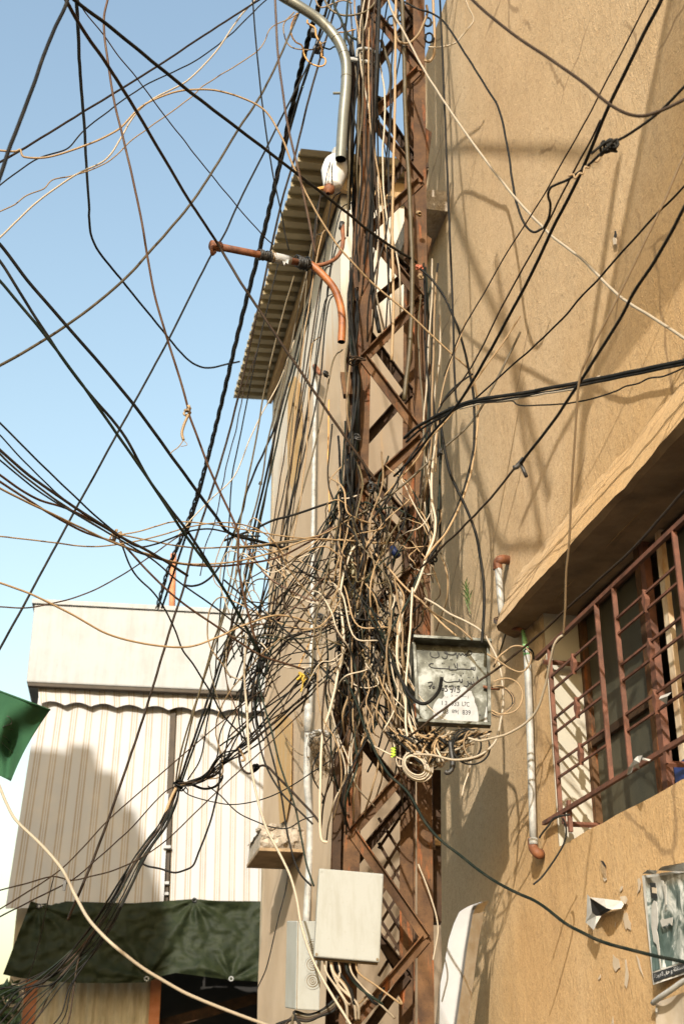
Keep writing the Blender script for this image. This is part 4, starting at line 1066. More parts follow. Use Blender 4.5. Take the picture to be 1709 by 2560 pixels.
for q, sx, sy in ((JQ[0], 1, -1), (JQ[1], -1, -1), (JQ[2], -1, 1), (JQ[3], 1, 1)):
    c = q + jx * sx * .011 + jy * sy * .011
    obj('corner_screw', MB().tube([c - jn * .002, c + jn * .002], .006, 8), M['gasket'] if sy > 0 else M['cream_plastic'], j1)
j2 = thing('knockout_box', 'smaller cream junction box with ringed knockouts half behind the large one', 'junction box', U(750, 2520, 5.98))
fq = [U(743, 2302, 5.90), U(806, 2303, 5.92), U(799, 2527, 5.92), U(739, 2524, 5.90)]
bv = U(716, 2302, 6.02) - fq[0]
bevel(obj('body', MB().extr(fq, bv), M['cream_plastic'], j2), .005, 2)
fn = (fq[1] - fq[0]).cross(fq[3] - fq[0]).normalized(); fn = -fn if fn.y > 0 else fn
obj('seam', MB().bar(fq[0] + fn * .0005 - (fq[0]-fq[1]).normalized() * .004, fq[3] + fn * .0005 - (fq[0]-fq[1]).normalized() * .004, .004, .003), M['gasket'], j2)
fx, fy = (fq[1] - fq[0]).normalized(), (fq[0] - fq[3]).normalized()
for y in (2368, 2411, 2452):
    c = hitp(781, y, fq[0] + fn * .001, fn)
    for r_ in (.034, .024, .014, .006):
        obj('knockout_ring', MB().tube([c + (fx * math.cos(t) + fy * math.sin(t)) * r_ for t in [i * math.tau / 20 for i in range(21)]], .0016, 4, False), M['cream_plastic'] if r_ > .03 else M['gasket'], j2)
tag(obj('label_slot', MB().bar(hitp(714, 2507, fq[0] + bv * .98, fn), hitp(733, 2508, fq[0] + bv * .3, fn), .006, .004), M['gasket'], j2))
# foam board
fo = thing('foam_board', 'tall white foam board with a yellowed edge leaning between mast and tan wall', 'board', U(1130, 2560, 6.2))
S3 = lambda x, y: (1060 + x / 6.533, 2230 + y / 6.533)
out3 = [(745, 370), (762, 300), (800, 215), (760, 215), (680, 250), (560, 325), (470, 520), (390, 770), (300, 1260), (230, 1600), (170, 2156), (60, 3000), (360, 3000), (480, 2156), (560, 1600), (640, 1000)]
pf = [U(*S3(x, y), 6.10 + .25 * (3000 - y) / 3000) for x, y in out3]
ev = U(*S3(930, 260), 6.46) - U(*S3(755, 330), 6.33)
board = obj('face', MB().extr(pf, ev * .98 + Vector((0, .01, 0))), M['foam'], fo); bevel(board, .008, 2)
e0 = [U(*S3(x, y), 6.09 + .25 * (3000 - y) / 3000) for x, y in [(360, 3000), (480, 2156), (560, 1600), (640, 1000), (745, 370), (775, 300), (830, 205)]]
em = MB()
for k in range(len(e0)):
    n_ = Vector((.012, .0, 0)); em.v += [e0[k] + n_, e0[k] + ev * 1.0 + n_ * 1.2]
for k in range(len(e0) - 1): em.f.append([2*k, 2*k + 1, 2*k + 3, 2*k + 2])
obj('yellowed_edge', em, M['foam_edge'], fo)

# ------------------------------------------------------------------ green flag
fg = thing('green_flag', 'green cloth flag with a hemmed edge hanging in from the left', 'flag', U(28, 1952, 5.0))
fm = MB()
def fpt(u, v, o=0):
    tlx, tly, trx, try_, blx, bly, brx, bry = -70, 1700, 127, 1773, -70, 1905, 28, 1953
    v2 = v
    x = (1-v2)*(tlx + (trx - tlx)*u) + v2*(blx + (brx - blx)*u); y = (1-v2)*(tly + (try_ - tly)*u) + v2*(bly + (bry - bly)*u)
    if u > .5: x -= 8 * math.sin(math.pi * v) * (u - .5) * 2
    return U(x, y, 5.0 + .05 * math.sin(u * 7 + v * 4) + .03 * math.sin(u * 15 - v * 6) * v + o)
fm.grid(lambda u, v: fpt(u, v), 40, 24)
fo_ = obj('cloth', fm, M['flag'], fg, True)
sm = fo_.modifiers.new('solid', 'SOLIDIFY'); sm.thickness = .0015
obj('hem', MB().tube([fpt(i / 30, .01, -.004) for i in range(31)], .004, 6), M['flag'], fg, True)
obj('cord', MB().tube(spline([fpt(.02, .01, -.004), fpt(.02, .01, -.004) + Vector((-.7, -.05, .18)), fpt(.02, .01, -.004) + Vector((-3.2, -.3, 1.2))], 5), .005, 6), M['black'], fg, True)
pm = MB()
for P in ([(.38, .32), (.55, .27), (.62, .33), (.5, .42), (.68, .4)], [(.35, .55), (.55, .52), (.7, .56), (.55, .6), (.82, .66)]):
    pm.tube(spline([fpt(u, v, -.004) for u, v in P], 5), .0012, 4)
pm.add([fpt(.3, .72, -.003), fpt(.52, .30, -.003), fpt(.56, .36, -.003), fpt(.42, .62, -.003), fpt(.36, .86, -.003)], [(0, 1, 2, 3, 4)])
obj('dark_print', pm, M['tape'], fg)
# white cloth tied to the grille
ct = thing('cloth_strip', 'strip of white cloth knotted to the bottom of the red grille', 'cloth', wp(4.58, 2.8, .05))
q5 = lambda x, y, o=.06: W(1150 + x / 2.805, 1400 + y / 2.805, o)
cm = MB(); cm.add([q5(1240, 1375), q5(1275, 1370, .09), q5(1255, 1420, .1), q5(1215, 1440, .08), q5(1200, 1490, .07), q5(1165, 1510, .06), q5(1175, 1460, .08), q5(1215, 1400, .09),
                   q5(1275, 1385, .08), q5(1335, 1400, .06), q5(1320, 1410, .07), q5(1270, 1400, .08), q5(1250, 1430, .08), q5(1255, 1465, .06), q5(1215, 1455, .07)],
                  [(0, 1, 2, 7), (7, 2, 3, 6), (3, 4, 5, 6), (8, 9, 10, 11), (2, 12, 13, 14, 3)])
obj('knotted_strip', cm, M['paper'], ct)
cl = MB(); cl.add([W(1678, 1730, .05), W(1668, 1740, .07), W(1645, 1748, .06), W(1650, 1740, .05), W(1665, 1760, .05)], [(0, 1, 2, 3), (1, 4, 2)])
tag(obj('cloth_scrap', cl, M['paper']), 'small white cloth scrap snagged on the middle bars of the red grille', 'cloth')

# ------------------------------------------------------------------ cables
crng = random.Random(21)
def clampw(p, m_=.012):
    if (p.y < 7.15 * S or p.y > 9.6 * S) and p.y < 13.4 * S:
        d = (p - WP0).dot(NOUT)
        if d < m_: p = p + NOUT * (m_ - d)
    return p
def path3(pts, d):
    n = len(pts)
    if not isinstance(d, (list, tuple)): d = (d, d)
    L = [0]
    for a, b_ in zip(pts, pts[1:]): L.append(L[-1] + math.hypot(b_[0] - a[0], b_[1] - a[1]))
    out = []
    for i, q in enumerate(pts):
        if len(q) == 3: out.append(U(q[0], q[1], q[2])); continue
        f_ = L[i] / L[-1] * (len(d) - 1); k = min(int(f_), len(d) - 2); f_ -= k
        out.append(U(q[0], q[1], 1 / ((1 - f_) / d[k] + f_ / d[k+1])))
    return out
def tubemesh(P, r, sides=7, per=8, wob=0.0):
    S = spline(P, per)
    if wob:
        ph = crng.random() * 50
        S = [p + Vector((noise.noise(p * 9 + Vector((ph, 0, 0))), noise.noise(p * 9 + Vector((0, ph, 0))), noise.noise(p * 9 + Vector((0, 0, ph))))) * wob for p in S]
    S = [clampw(p, r + .004) for p in S]
    return MB().tube(S, r, sides)
def rad(P, w_):
    q = sum(((p - CAM).y * CP + (p - CAM).z * SP for p in P)) / len(P)
    return w_ / 2 * q / F
STUFF = []
def C(label, col, w_, d, pts, group=None, name='cable', wob=.0022, sides=7, rpx=None, stuff=False):
    P = path3(pts, d)
    r = rad(P, w_)
    gone = lambda q: q[0] < 0 or q[0] > 1709 or q[1] < 0     # runs on past the frame to wherever it is strung
    if gone(pts[0]): P = [P[0] + (P[0] - P[1]).normalized() * 5.0] + P
    if gone(pts[-1]): P = P + [P[-1] + (P[-1] - P[-2]).normalized() * 5.0]
    if stuff: STUFF.append((tubemesh(P, r, 6, 7, wob), col)); return None
    o = obj(name, tubemesh(P, r, sides, 8, wob), M[col], None, True)
    tag(o, label, 'cable', group)
    return o
def knot(par, x, y, Y, r_, th, col, turns=3, nm='knot', seed=1):
    rr = random.Random(seed); c = U(x, y, Y); P = []
    ax = Vector((rr.gauss(0, 1), rr.gauss(0, 1), rr.gauss(0, .4))).normalized()
    for i in range(turns * 7 + 1):                   # a lumpy winding, each turn round a slightly different axis
        if i % 7 == 0: ax = (ax + Vector((rr.gauss(0, .8), rr.gauss(0, .8), rr.gauss(0, .8)))).normalized(); e1 = ax.orthogonal().normalized(); e2 = ax.cross(e1); sh = Vector((rr.gauss(0, .3), rr.gauss(0, .3), rr.gauss(0, .3))) * r_
        a = i * math.tau / 7; q = r_ * rr.uniform(.45, .95)
        P.append(c + (e1 * math.cos(a) + e2 * math.sin(a)) * q + sh)
    return obj(nm, MB().tube(spline(P, 3), th, 6), M[col], par, True)
SKY = 'cables crossing the open sky'
def T(l): return [(q[0], q[1]) for q in l]
# --- thick near cables fanning from above the frame
C('thick soft black cable running from the top corner down to the left edge', 'black', 10, (3.2, 2.9), [(178, -30), (165, 11), (132, 82), (99, 170), (66, 263), (22, 378), (-25, 520)], SKY)
o = C('thick black cable slanting from the top left corner onto the mast with a copper tie', 'black', 8.5, (3.4, 5.86), [(150, -35), (186, 0), (263, 58), (395, 165), (472, 228), (598, 324), (740, 433), (860, 527), (939, 590), (1040, 656)], SKY)
knot(o, 1050, 668, 5.84, .014, .004, 'red_wire', 5, 'copper_tie', 2)
C('dark brown cable crossing the rusty arm tip on its way down to the mast middle', 'dark_brown', 8, (3.4, 5.5, 5.86), [(140, -40), (165, 0), (203, 66), (274, 170), (345, 285), (472, 499), (540, 603), (603, 707), (702, 856), (808, 1013), (897, 1143), (940, 1205)], SKY)
C('black cable dropping straight then kinking toward the corrugated eave', 'black', 6, (3.6, 6.4, 9.0), [(190, -30), (192, 0), (200, 165), (211, 313), (222, 494), (236, 609), (302, 697), (417, 839), (450, 879), (482, 908), (518, 920), (560, 912), (598, 904)], SKY)
o = C('brown cable with a tan knot and a frayed tail hanging in the sky', 'brown', 6, (4.2, 5.5), [(275, -30), (269, 0), (260, 49), (269, 148), (285, 247), (318, 384), (351, 537), (384, 724), (422, 860), (455, 965), (469, 1015), (475, 1044), (495, 1095), (513, 1146), (536, 1200), (576, 1285), (594, 1330), (596, 1414), (612, 1500), (640, 1610)], SKY)
knot(o, 469, 1024, 4.85, .016, .0052, 'tan', 3, 'knot', 5); knot(o, 470, 1028, 4.84, .010, .005, 'tan', 2, 'knot', 7)
obj('frayed_tail', MB().tube(spline(path3([(471, 1036), (458, 1068), (455, 1085), (459, 1100)], 4.84), 5), .0062, 7).tube(spline(path3([(459, 1100), (446, 1118), (432, 1128), (426, 1134)], 4.84), 4), .0022, 5).tube(spline(path3([(459, 1100), (468, 1112), (452, 1116)], 4.84), 4), .0016, 5), M['tan'], o, True)
C('dark cable strung from the left edge up to the top centre', 'dark_brown', 5.5, (4.8, 5.6), [(-20, 417), (0, 406), (49, 378), (208, 280), (395, 165), (510, 88), (647, 0), (690, -28)], SKY)
C('thin black wavy wire rising from the left edge to the top centre', 'black', 3.6, (5, 5.8), [(-20, 480), (0, 463), (99, 395), (165, 373), (214, 324), (307, 252), (373, 208), (466, 165), (548, 110), (609, 55), (664, 0), (690, -25)], SKY, wob=.004)
C('tan cable with a hooked bend at the left edge arching over to the mast', 'tan', 5.2, (4.8, 5.8), [(-20, 374), (0, 376), (40, 378), (51, 374), (57, 390), (70, 394), (120, 393), (219, 362), (296, 324), (350, 270), (420, 235), (477, 225), (548, 228), (653, 269), (702, 340), (729, 406), (779, 510), (839, 607), (924, 701), (1027, 790), (1110, 868), (1172, 922)], SKY)
C('off white cable sagging from the left edge up to the top centre', 'white', 4.5, (4.8, 5.6), [(-20, 612), (0, 595), (82, 515), (186, 439), (263, 400), (303, 345), (335, 291), (378, 250), (466, 203), (537, 132), (603, 38), (642, -5), (660, -25)], SKY)
C('thin tan wire wandering up to the bent grey pipe', 'tan', 3.2, (5, 5.75), [(-20, 535), (0, 529), (35, 512), (66, 488), (110, 472), (132, 450), (186, 439), (269, 406), (329, 351), (406, 296), (477, 244), (510, 214), (581, 170), (653, 118), (680, 66), (718, 49), (746, 33)], SKY, wob=.004)
C('olive cable sweeping in a long sag from the left edge up to the grey pipe', 'olive', 6.5, (4.6, 5.8), [(-25, 926), (0, 914), (93, 861), (208, 784), (307, 702), (373, 631), (472, 516), (532, 428), (592, 329), (653, 236), (707, 126), (735, 60), (748, 30)], SKY)
C('thin black cable hanging past the eave from the top centre to the rag wrap', 'black', 4, (5.2, 5.75), [(628, -25), (631, 0), (653, 236), (680, 422), (702, 530), (714, 589), (722, 625)], SKY)
C('blurred brown cable close to the lens left of the grey pipe', 'brown', 6, (3.3, 3.6), [(686, -25), (688, 0), (692, 110), (702, 192), (718, 307), (736, 385), (748, 430), (765, 520), (790, 640)], SKY)
C('thin crinkled wire zigzagging down to the taped rusty arm', 'dark_brown', 3.2, (4.6, 5.7), [(190, -10), (203, 16), (263, 93), (300, 150), (340, 192), (378, 241), (439, 324), (477, 373), (548, 461), (598, 521), (645, 575), (682, 612)], SKY, wob=.006)
C('black cable from the top of the mast past the arm tip to the lower left', 'black', 5.2, (6.0, 5.56, 5.2), [(832, 0), (801, 93), (664, 373), (600, 500), (554, 598), (529, 636), (496, 700), (420, 852), (335, 1008), (196, 1262), (67, 1500), (-15, 1650)], SKY)
# --- thick pairs from the left edge to the tangle
LEFT = 'thick service cables coming in from the left'
C('upper thick black cable of the three slanting in from the left edge', 'black', 8.5, (4.4, 5.7), [(-20, 590), (0, 610), (69, 700), (201, 852), (335, 1012), (446, 1164), (540, 1292), (571, 1330), (640, 1352), (720, 1372)], LEFT)
C('middle thick black cable of the three slanting in from the left edge', 'black', 7.5, (4.4, 5.8), [(-20, 628), (0, 653), (31, 700), (112, 829), (196, 950), (304, 1079), (379, 1209), (473, 1334), (576, 1500), (650, 1630)], LEFT)
C('lowest thick black cable of the three slanting in from the left edge', 'green_black', 7.5, (4.3, 5.8), [(-20, 680), (0, 702), (103, 825), (196, 948), (295, 1088), (370, 1196), (446, 1312), (536, 1437), (600, 1540), (648, 1640)], LEFT)
FAN = 'cables fanning in from the left edge to one wrap'
C('topmost black cable of the fan at the left edge', 'black', 5, (4.6, 5.3), [(-20, 1040), (0, 1057), (100, 1158), (196, 1249), (277, 1322), (340, 1364)], FAN)
C('crinkled black cable just under the topmost one of the left fan', 'black', 4, (4.6, 5.3), [(-20, 1070), (0, 1088), (45, 1137), (100, 1192), (156, 1245), (277, 1326), (345, 1366)], FAN, wob=.005)
C('thick brown cable in the upper part of the left fan', 'dark_brown', 7.5, (4.5, 5.3), [(-20, 1102), (0, 1124), (76, 1191), (179, 1262), (286, 1332), (400, 1395), (470, 1440)], FAN)
C('olive cable lying against the thick brown one of the left fan', 'olive', 5.5, (4.5, 5.3), [(-20, 1112), (0, 1134), (70, 1198), (170, 1270), (280, 1338)], FAN)
C('black cable in the middle of the left fan', 'black', 4.5, (4.6, 5.3), [(-20, 1135), (0, 1151), (89, 1222), (188, 1285), (290, 1343), (380, 1398), (446, 1454), (513, 1500), (590, 1560), (660, 1620)], FAN)
C('reddish brown cable bending under the middle of the left fan', 'brown', 6, (4.5, 5.3), [(-20, 1170), (0, 1187), (89, 1245), (179, 1276), (268, 1322), (300, 1345)], FAN)
C('brown cable running from the left fan in a long sag to the mast', 'brown', 5.5, (4.5, 5.5, 5.85), [(-20, 1192), (0, 1204), (112, 1276), (201, 1325), (286, 1356), (360, 1385), (429, 1405), (536, 1416), (640, 1405), (700, 1392), (787, 1347), (837, 1319), (868, 1332), (939, 1354)], FAN)
C('tan cable lowest of the left fan sagging across to the mast', 'tan', 5, (4.5, 5.5, 5.85), [(-20, 1208), (0, 1220), (67, 1254), (188, 1312), (295, 1361), (379, 1388), (469, 1410), (580, 1405), (690, 1378), (770, 1350), (846, 1349), (930, 1356), (988, 1357)], FAN)
C('nearly level tan cable from the left edge through the wrap to the mast', 'tan', 3.6, (4.8, 5.85), [(-20, 1340), (0, 1341), (134, 1356), (232, 1367), (321, 1356), (402, 1338), (464, 1320), (520, 1309), (580, 1307), (647, 1325), (690, 1362), (720, 1420), (760, 1470), (790, 1503)], FAN)
C('tan cable looping up from the fan wrap over to the mast', 'tan', 3.6, (5.2, 5.8), [(286, 1338), (348, 1329), (390, 1316), (429, 1305), (480, 1306), (536, 1312), (634, 1328), (734, 1343), (846, 1350), (960, 1360)], FAN)
C('tan cable running low from the fan wrap to the mast', 'tan', 4, (5.2, 5.8), [(290, 1334), (379, 1352), (440, 1364), (491, 1370), (560, 1368), (625, 1365), (720, 1352), (801, 1337), (870, 1300)], FAN)
C('short black cable twisted beside the fan wrap', 'black', 4.5, (5.2, 5.4), [(275, 1322), (310, 1348), (348, 1367), (390, 1360), (424, 1347), (470, 1330), (520, 1322), (590, 1334), (650, 1340)], FAN, wob=.006)
C('reddish cable leaving the fan wrap down to the yellow tie', 'brown', 5.5, (5.2, 5.8), [(300, 1352), (321, 1374), (370, 1428), (446, 1499), (554, 1575), (647, 1636), (700, 1655), (760, 1673)], FAN)
C('black crinkled cable dropping from the fan wrap to the hook', 'black', 4.5, (5.2, 5.9), [(300, 1350), (308, 1370), (335, 1432), (379, 1477), (410, 1520), (433, 1566), (455, 1620), (482, 1660), (527, 1731), (562, 1794), (600, 1835), (625, 1862)], FAN, wob=.004)
C('thin brown wire rising from the left edge across the parapet to the fan wrap', 'brown', 3.6, (5, 5.4), [(-20, 1517), (67, 1519), (134, 1508), (201, 1490), (268, 1459), (370, 1396), (442, 1343), (470, 1328)], FAN)
C('tan cable swinging in a deep sag in front of the white parapet', 'tan', 5.2, (4.8, 5.8), [(-20, 1450), (0, 1457), (80, 1486), (179, 1535), (268, 1584), (335, 1604), (402, 1615), (469, 1617), (536, 1597), (603, 1566), (688, 1539), (740, 1545), (780, 1560)], FAN)
wr = tag(knot(None, 289, 1337, 5.28, .022, .004, 'tan', 5, 'wire_wrap', 3), 'tan wire wrap binding the fan of cables in the sky', 'wire wrap')
# --- long drops from the mast head to the lower left
DROP = 'long cables dropping from the mast top to the lower left'
tw = thing('twisted_bundle', 'thick twisted black bundle running from the mast head past the eave to the far roof', 'cable', U(776, 77, 6.1), DROP)
TP = path3([(812, -40), (801, 0), (776, 77), (742, 214), (700, 406), (661, 574), (598, 821), (549, 1027), (509, 1183), (469, 1307), (424, 1414), (393, 1520)], (6.1, 9.0, 14.0))
TS = spline(TP, 26)
for k in range(3):
    mb_ = MB(); P = []
    for i, p in enumerate(TS):
        t = (TS[min(i+1, len(TS)-1)] - TS[max(i-1, 0)]).normalized(); q = t.orthogonal().normalized(); q = Vector((1, 0, 0)) - t * t.x; q.normalize(); bb = t.cross(q)
        a = i * .42 + k * math.tau / 3; r_ = .0095 * (p - CAM).length / 9
        P.append(p + (q * math.cos(a) + bb * math.sin(a)) * r_)
    obj('strand', mb_.tube(P, .0095, 6), M['black'] if k else M['dark_brown'], tw, True)
C('second black cable hugging the twisted bundle above the eave', 'black', 6.5, (6.1, 10), [(830, -30), (812, 40), (790, 110), (742, 260), (692, 450), (650, 620), (590, 860), (545, 1050), (500, 1230), (455, 1370), (405, 1520)], DROP)
C('long dark cable from the mast head crossing the eave to the lower left edge', 'dark_brown', 6, (6.2, 7.0, 6.2), [(860, -30), (845, 0), (814, 100), (772, 245), (734, 402), (705, 500), (650, 750), (603, 960), (571, 1088), (531, 1222), (482, 1370), (460, 1468), (429, 1562), (393, 1682), (353, 1812), (321, 1905), (268, 2058), (232, 2152), (196, 2237), (170, 2300)], DROP)
C('thin crinkled dark wire beside the far wall in the sky', 'dark_brown', 2.8, (7, 7.4), [(640, 880), (607, 990), (589, 1070), (571, 1146), (554, 1222), (536, 1303), (513, 1372), (500, 1440)], DROP, wob=.008)
C('thin straight black cable left of the far building corner', 'black', 3.6, (6.3, 6.6), [(700, 640), (643, 879), (598, 1102), (580, 1191), (571, 1334), (554, 1486), (545, 1597), (536, 1700), (518, 1807), (500, 1900), (470, 1950)], DROP)
C('thin white wire bowing past the far building corner', 'white', 3.2, (6.4, 6), [(735, 850), (715, 910), (696, 959), (650, 1042), (625, 1097), (585, 1191), (513, 1262), (470, 1308), (440, 1345)], DROP)
C('thick black twisted cable curling at the far building corner', 'black', 5.5, (6.4, 6.6), [(715, 980), (679, 1088), (660, 1130), (643, 1160), (630, 1200), (616, 1236), (598, 1300), (580, 1343), (562, 1387), (550, 1415), (531, 1441), (505, 1460), (482, 1466), (464, 1463)], DROP, wob=.008)
o = C('olive cable with a small dark joint falling along the far building corner', 'olive', 4.5, (6.2, 6.6), [(720, 900), (670, 1102), (652, 1213), (625, 1316), (576, 1486), (527, 1646), (473, 1807), (446, 1910), (440, 1960)], DROP)
knot(o, 650, 1208, 6.35, .009, .004, 'tape', 3, 'joint', 4)
C('black cable falling along the far wall to the wire knot', 'black', 6, (6.1, 6.6), [(770, 760), (735, 900), (700, 1030), (670, 1169), (634, 1325), (612, 1450), (585, 1544), (554, 1642), (522, 1740), (487, 1843), (448, 1955)], DROP)
C('second black cable falling along the far wall to the wire knot', 'green_black', 5, (6.1, 6.6), [(775, 780), (742, 905), (708, 1034), (680, 1165), (642, 1328), (620, 1450), (594, 1545), (560, 1645), (530, 1745), (492, 1848), (452, 1960)], DROP)
C('brown cable falling from the taped arm to the wire knot', 'olive', 4.5, (5.85, 6.5), [(735, 690), (700, 810), (663, 965), (640, 1100), (612, 1240), (590, 1370), (566, 1500), (524, 1640), (480, 1800), (445, 1950)], DROP)
C('olive cable from the old lamp down the far building corner', 'olive', 4.5, (6, 6.5), [(800, 500), (775, 640), (745, 780), (715, 930), (690, 1070), (672, 1190), (650, 1310), (630, 1420), (600, 1530), (560, 1660)], DROP)
N1 = (446, 1962)
for i, (sx, sy, c_, w_) in enumerate([(700, 1771, 'black', 4), (690, 1742, 'dark_brown', 4), (735, 1715, 'black', 4.5), (760, 1700, 'black', 4), (772, 1740, 'olive', 3.5), (720, 1790, 'black', 4), (655, 1660, 'black', 4), (640, 1650, 'tan', 3.5), (745, 1755, 'dark_brown', 3.5), (690, 1800, 'black', 3), (780, 1722, 'black', 4), (668, 1700, 'black', 3.5)]):
    mx, my = (sx * .55 + N1[0] * .45), (sy * .5 + N1[1] * .5)
    C('dark cable bundled between yellow tie and wire knot' if c_ != 'tan' else 'tan cable running inside the dark bundle to the wire knot', c_, w_, (5.85, 6.4),
      [(sx + 60, sy - 55), (sx, sy), (mx + crng.uniform(-14, 22), my + crng.uniform(-20, 22)), (545 + crng.uniform(-8, 12), 1905 + crng.uniform(-26, 34)), (500 + crng.uniform(-5, 5), 1948 + crng.uniform(-6, 10)), (N1[0] + crng.uniform(-6, 8), N1[1] + crng.uniform(-5, 5))], 'bundle from the yellow tie to the wire knot', wob=.007)
for i in range(18):
    f_ = (i % 9) / 8; s_ = crng.uniform(-1, 1)
    ex, ey = -10 + 215 * (i / 17) + crng.uniform(-20, 20), 2470 + 110 * crng.random()
    C('dark cable of the sheaf below the wire knot', ['black', 'black', 'dark_brown', 'green_black', 'black'][i % 5], crng.uniform(2.6, 4.4), (6.4, 6.0),
      [(N1[0] + 6 * s_, N1[1] - 8), (436 + 9 * s_, 2000), (405 + 12 * s_, 2065), (352 + 16 * s_, 2140), (288 + 22 * s_ + 8 * f_, 2250), (216 + 34 * s_, 2368), (ex * .6 + 60, 2460 + 10 * s_), (ex - 40, ey), (ex - 90, ey + 60)], 'sheaf of cables below the wire knot', wob=.004, stuff=i % 2 == 1)
k1 = tag(knot(None, 446, 1962, 6.4, .030, .004, 'black', 6, 'wire_wrap', 8), 'black wire knot gathering the sheaf in front of the awning', 'wire wrap')
obj('loose_tail', MB().tube(spline(path3([(452, 1958), (480, 1962), (510, 1972), (540, 1965), (556, 1940), (530, 1930), (500, 1945), (470, 1955)], 6.38), 5), .006, 6), M['black'], k1, True)
obj('loose_tail', MB().tube(spline(path3([(440, 1970), (428, 1995), (415, 2030), (404, 2062)], 6.36), 4), .008, 6), M['tan'], k1, True)
obj('loose_tail', MB().tube(spline(path3([(462, 1966), (470, 1976), (468, 1985)], 6.36), 4), .003, 6), M['black'], k1, True)
FRONT = 'thin cables strung low across the awning'
C('thin dark wire from the right down to the left edge over the tarpaulin', 'dark_brown', 3.4, (6, 5), [(700, 1690), (560, 1800), (373, 1960), (277, 2045), (152, 2174), (60, 2236), (-20, 2285)], FRONT)
C('dark wire crossing the awning low toward the left edge', 'dark_brown', 3.6, (6.3, 5), [(440, 1965), (415, 1978), (318, 2080), (228, 2161), (179, 2201), (90, 2246), (-20, 2302)], FRONT)
o = C('thin dark wire carrying a short black tag in front of the awning', 'dark_brown', 3.4, (5.9, 5), [(760, 1775), (640, 1890), (562, 1960), (480, 2040), (402, 2112), (348, 2147), (280, 2178), (223, 2192), (179, 2201), (134, 2192), (60, 2211), (-20, 2231)], FRONT)
fix(obj('tag', MB().bar(U(164, 2200, 5.3), U(160, 2226, 5.3), .011, .008, (0, -1, 0)), M['tape'], o))
C('thin wire running steeply down from the awning wire to the tarpaulin', 'dark_brown', 2.4, (5.2, 6.5), [(134, 2193), (130, 2210), (118, 2262), (100, 2350), (60, 2480)], FRONT)
C('black cable with a sharp kink hanging in a bow before the awning pole', 'black', 5, (6, 6.3), [(552, 1900), (547, 1960), (531, 2036), (513, 2090), (496, 2134), (493, 2142), (482, 2165), (460, 2176), (438, 2181), (400, 2172), (362, 2163), (352, 2152), (348, 2139)], FRONT)
C('thin black wire sagging between wire knot and far building', 'black', 3, (6.4, 6.2), [(455, 1972), (469, 1985), (536, 2006), (580, 2011), (643, 2002), (700, 1980), (790, 1925), (870, 1870)], FRONT)
C('thin dark wire dipping from the bundle toward the broken ledge', 'black', 3.2, (6.4, 6.3), [(520, 1965), (549, 1987), (594, 2031), (647, 2056), (680, 2068), (720, 2070), (755, 2050), (790, 2040)], FRONT)
C('thick cream cable sweeping from the flag across the tarpaulin to the bottom edge', 'white', 8, (5.0, 4.3, 4.6), [(-12, 1935), (0, 1969), (18, 2010), (40, 2049), (112, 2121), (156, 2174), (192, 2246), (223, 2299), (277, 2357), (357, 2420), (446, 2473), (536, 2514), (643, 2554), (740, 2590)], FRONT)
C('cream cable hanging from the tangle past the ledge to the bottom edge', 'white', 6.5, (5.8, 5.5), [(618, 1560), (612, 1640), (611, 1700), (618, 1790), (623, 1876), (642, 1991), (665, 2067), (722, 2182), (740, 2240), (753, 2312), (784, 2404), (830, 2488), (876, 2562), (905, 2610)], FRONT)
C('thin dark wire hanging down the far wall beside the boxes', 'black', 3, 6.3, [(723, 2166), (712, 2230), (690, 2320), (665, 2420), (643, 2472)], FRONT)
hk = C('dark cable end bent into a hook and coiled on itself beside the bundle', 'dark_brown', 6, (6.1, 6.0), [(597, 1872), (600, 1905), (608, 1925), (622, 1934), (640, 1926), (652, 1914), (668, 1916), (690, 1938), (740, 1990), (782, 2035), (800, 2058)], FRONT)
knot(hk, 637, 1918, 6.05, .017, .005, 'black', 4, 'coil', 6)
obj('frayed_end', MB().tube(spline(path3([(597, 1872), (603, 1880), (611, 1900), (603, 1902)], 6.1), 4), .006, 6), M['tan'], hk, True)

# --- tangle left of the mast
TG = 'cables of the tangle left of the mast'
o = C('thick black cable tied to the mast with pale string', 'black', 6, (6, 5.85), [(560, 1352), (600, 1336), (636, 1323), (680, 1302), (734, 1287), (790, 1268), (841, 1252)], TG)
obj('string', MB().tube(spline(path3([(836, 1262), (842, 1250), (846, 1262), (850, 1247), (870, 1246), (900, 1236)], 5.84), 4), .004, 6), M['white'], o, True)
C('olive cable rising across the mast from the fan to the right hand wall', 'olive', 6, (5.9, 5.75, 5.6), [(580, 1370), (640, 1366), (707, 1357), (750, 1352), (801, 1337), (850, 1312), (912, 1279), (1002, 1216), (1050, 1174), (1100, 1127), (1180, 1052), (1250, 930), (1300, 830)], TG)
C('tan cable humping over the mast front then slanting to the cabinet', 'tan', 5.5, (5.8, 5.75), [(850, 1490), (856, 1444), (863, 1412), (886, 1372), (908, 1361), (925, 1372), (939, 1386), (960, 1410), (979, 1430), (1000, 1455), (1029, 1484), (1060, 1510), (1100, 1555), (1140, 1590)], TG)
C('bright white cable looping over the mast left edge and hanging down to a hooked end', 'white', 7, (5.78, 5.75, 5.8), [(905, 1362), (886, 1368), (870, 1400), (858, 1440), (850, 1500), (855, 1550), (859, 1591), (856, 1640), (846, 1680), (826, 1770), (807, 1830), (801, 1940), (799, 2044), (801, 2085), (806, 2102), (818, 2105)], TG)
C('wavy black cable crossing the far wall to the mast edge', 'black', 4.5, (6, 5.85), [(600, 1340), (649, 1363), (700, 1392), (747, 1421), (780, 1442), (810, 1448), (835, 1452), (846, 1471)], TG, wob=.004)
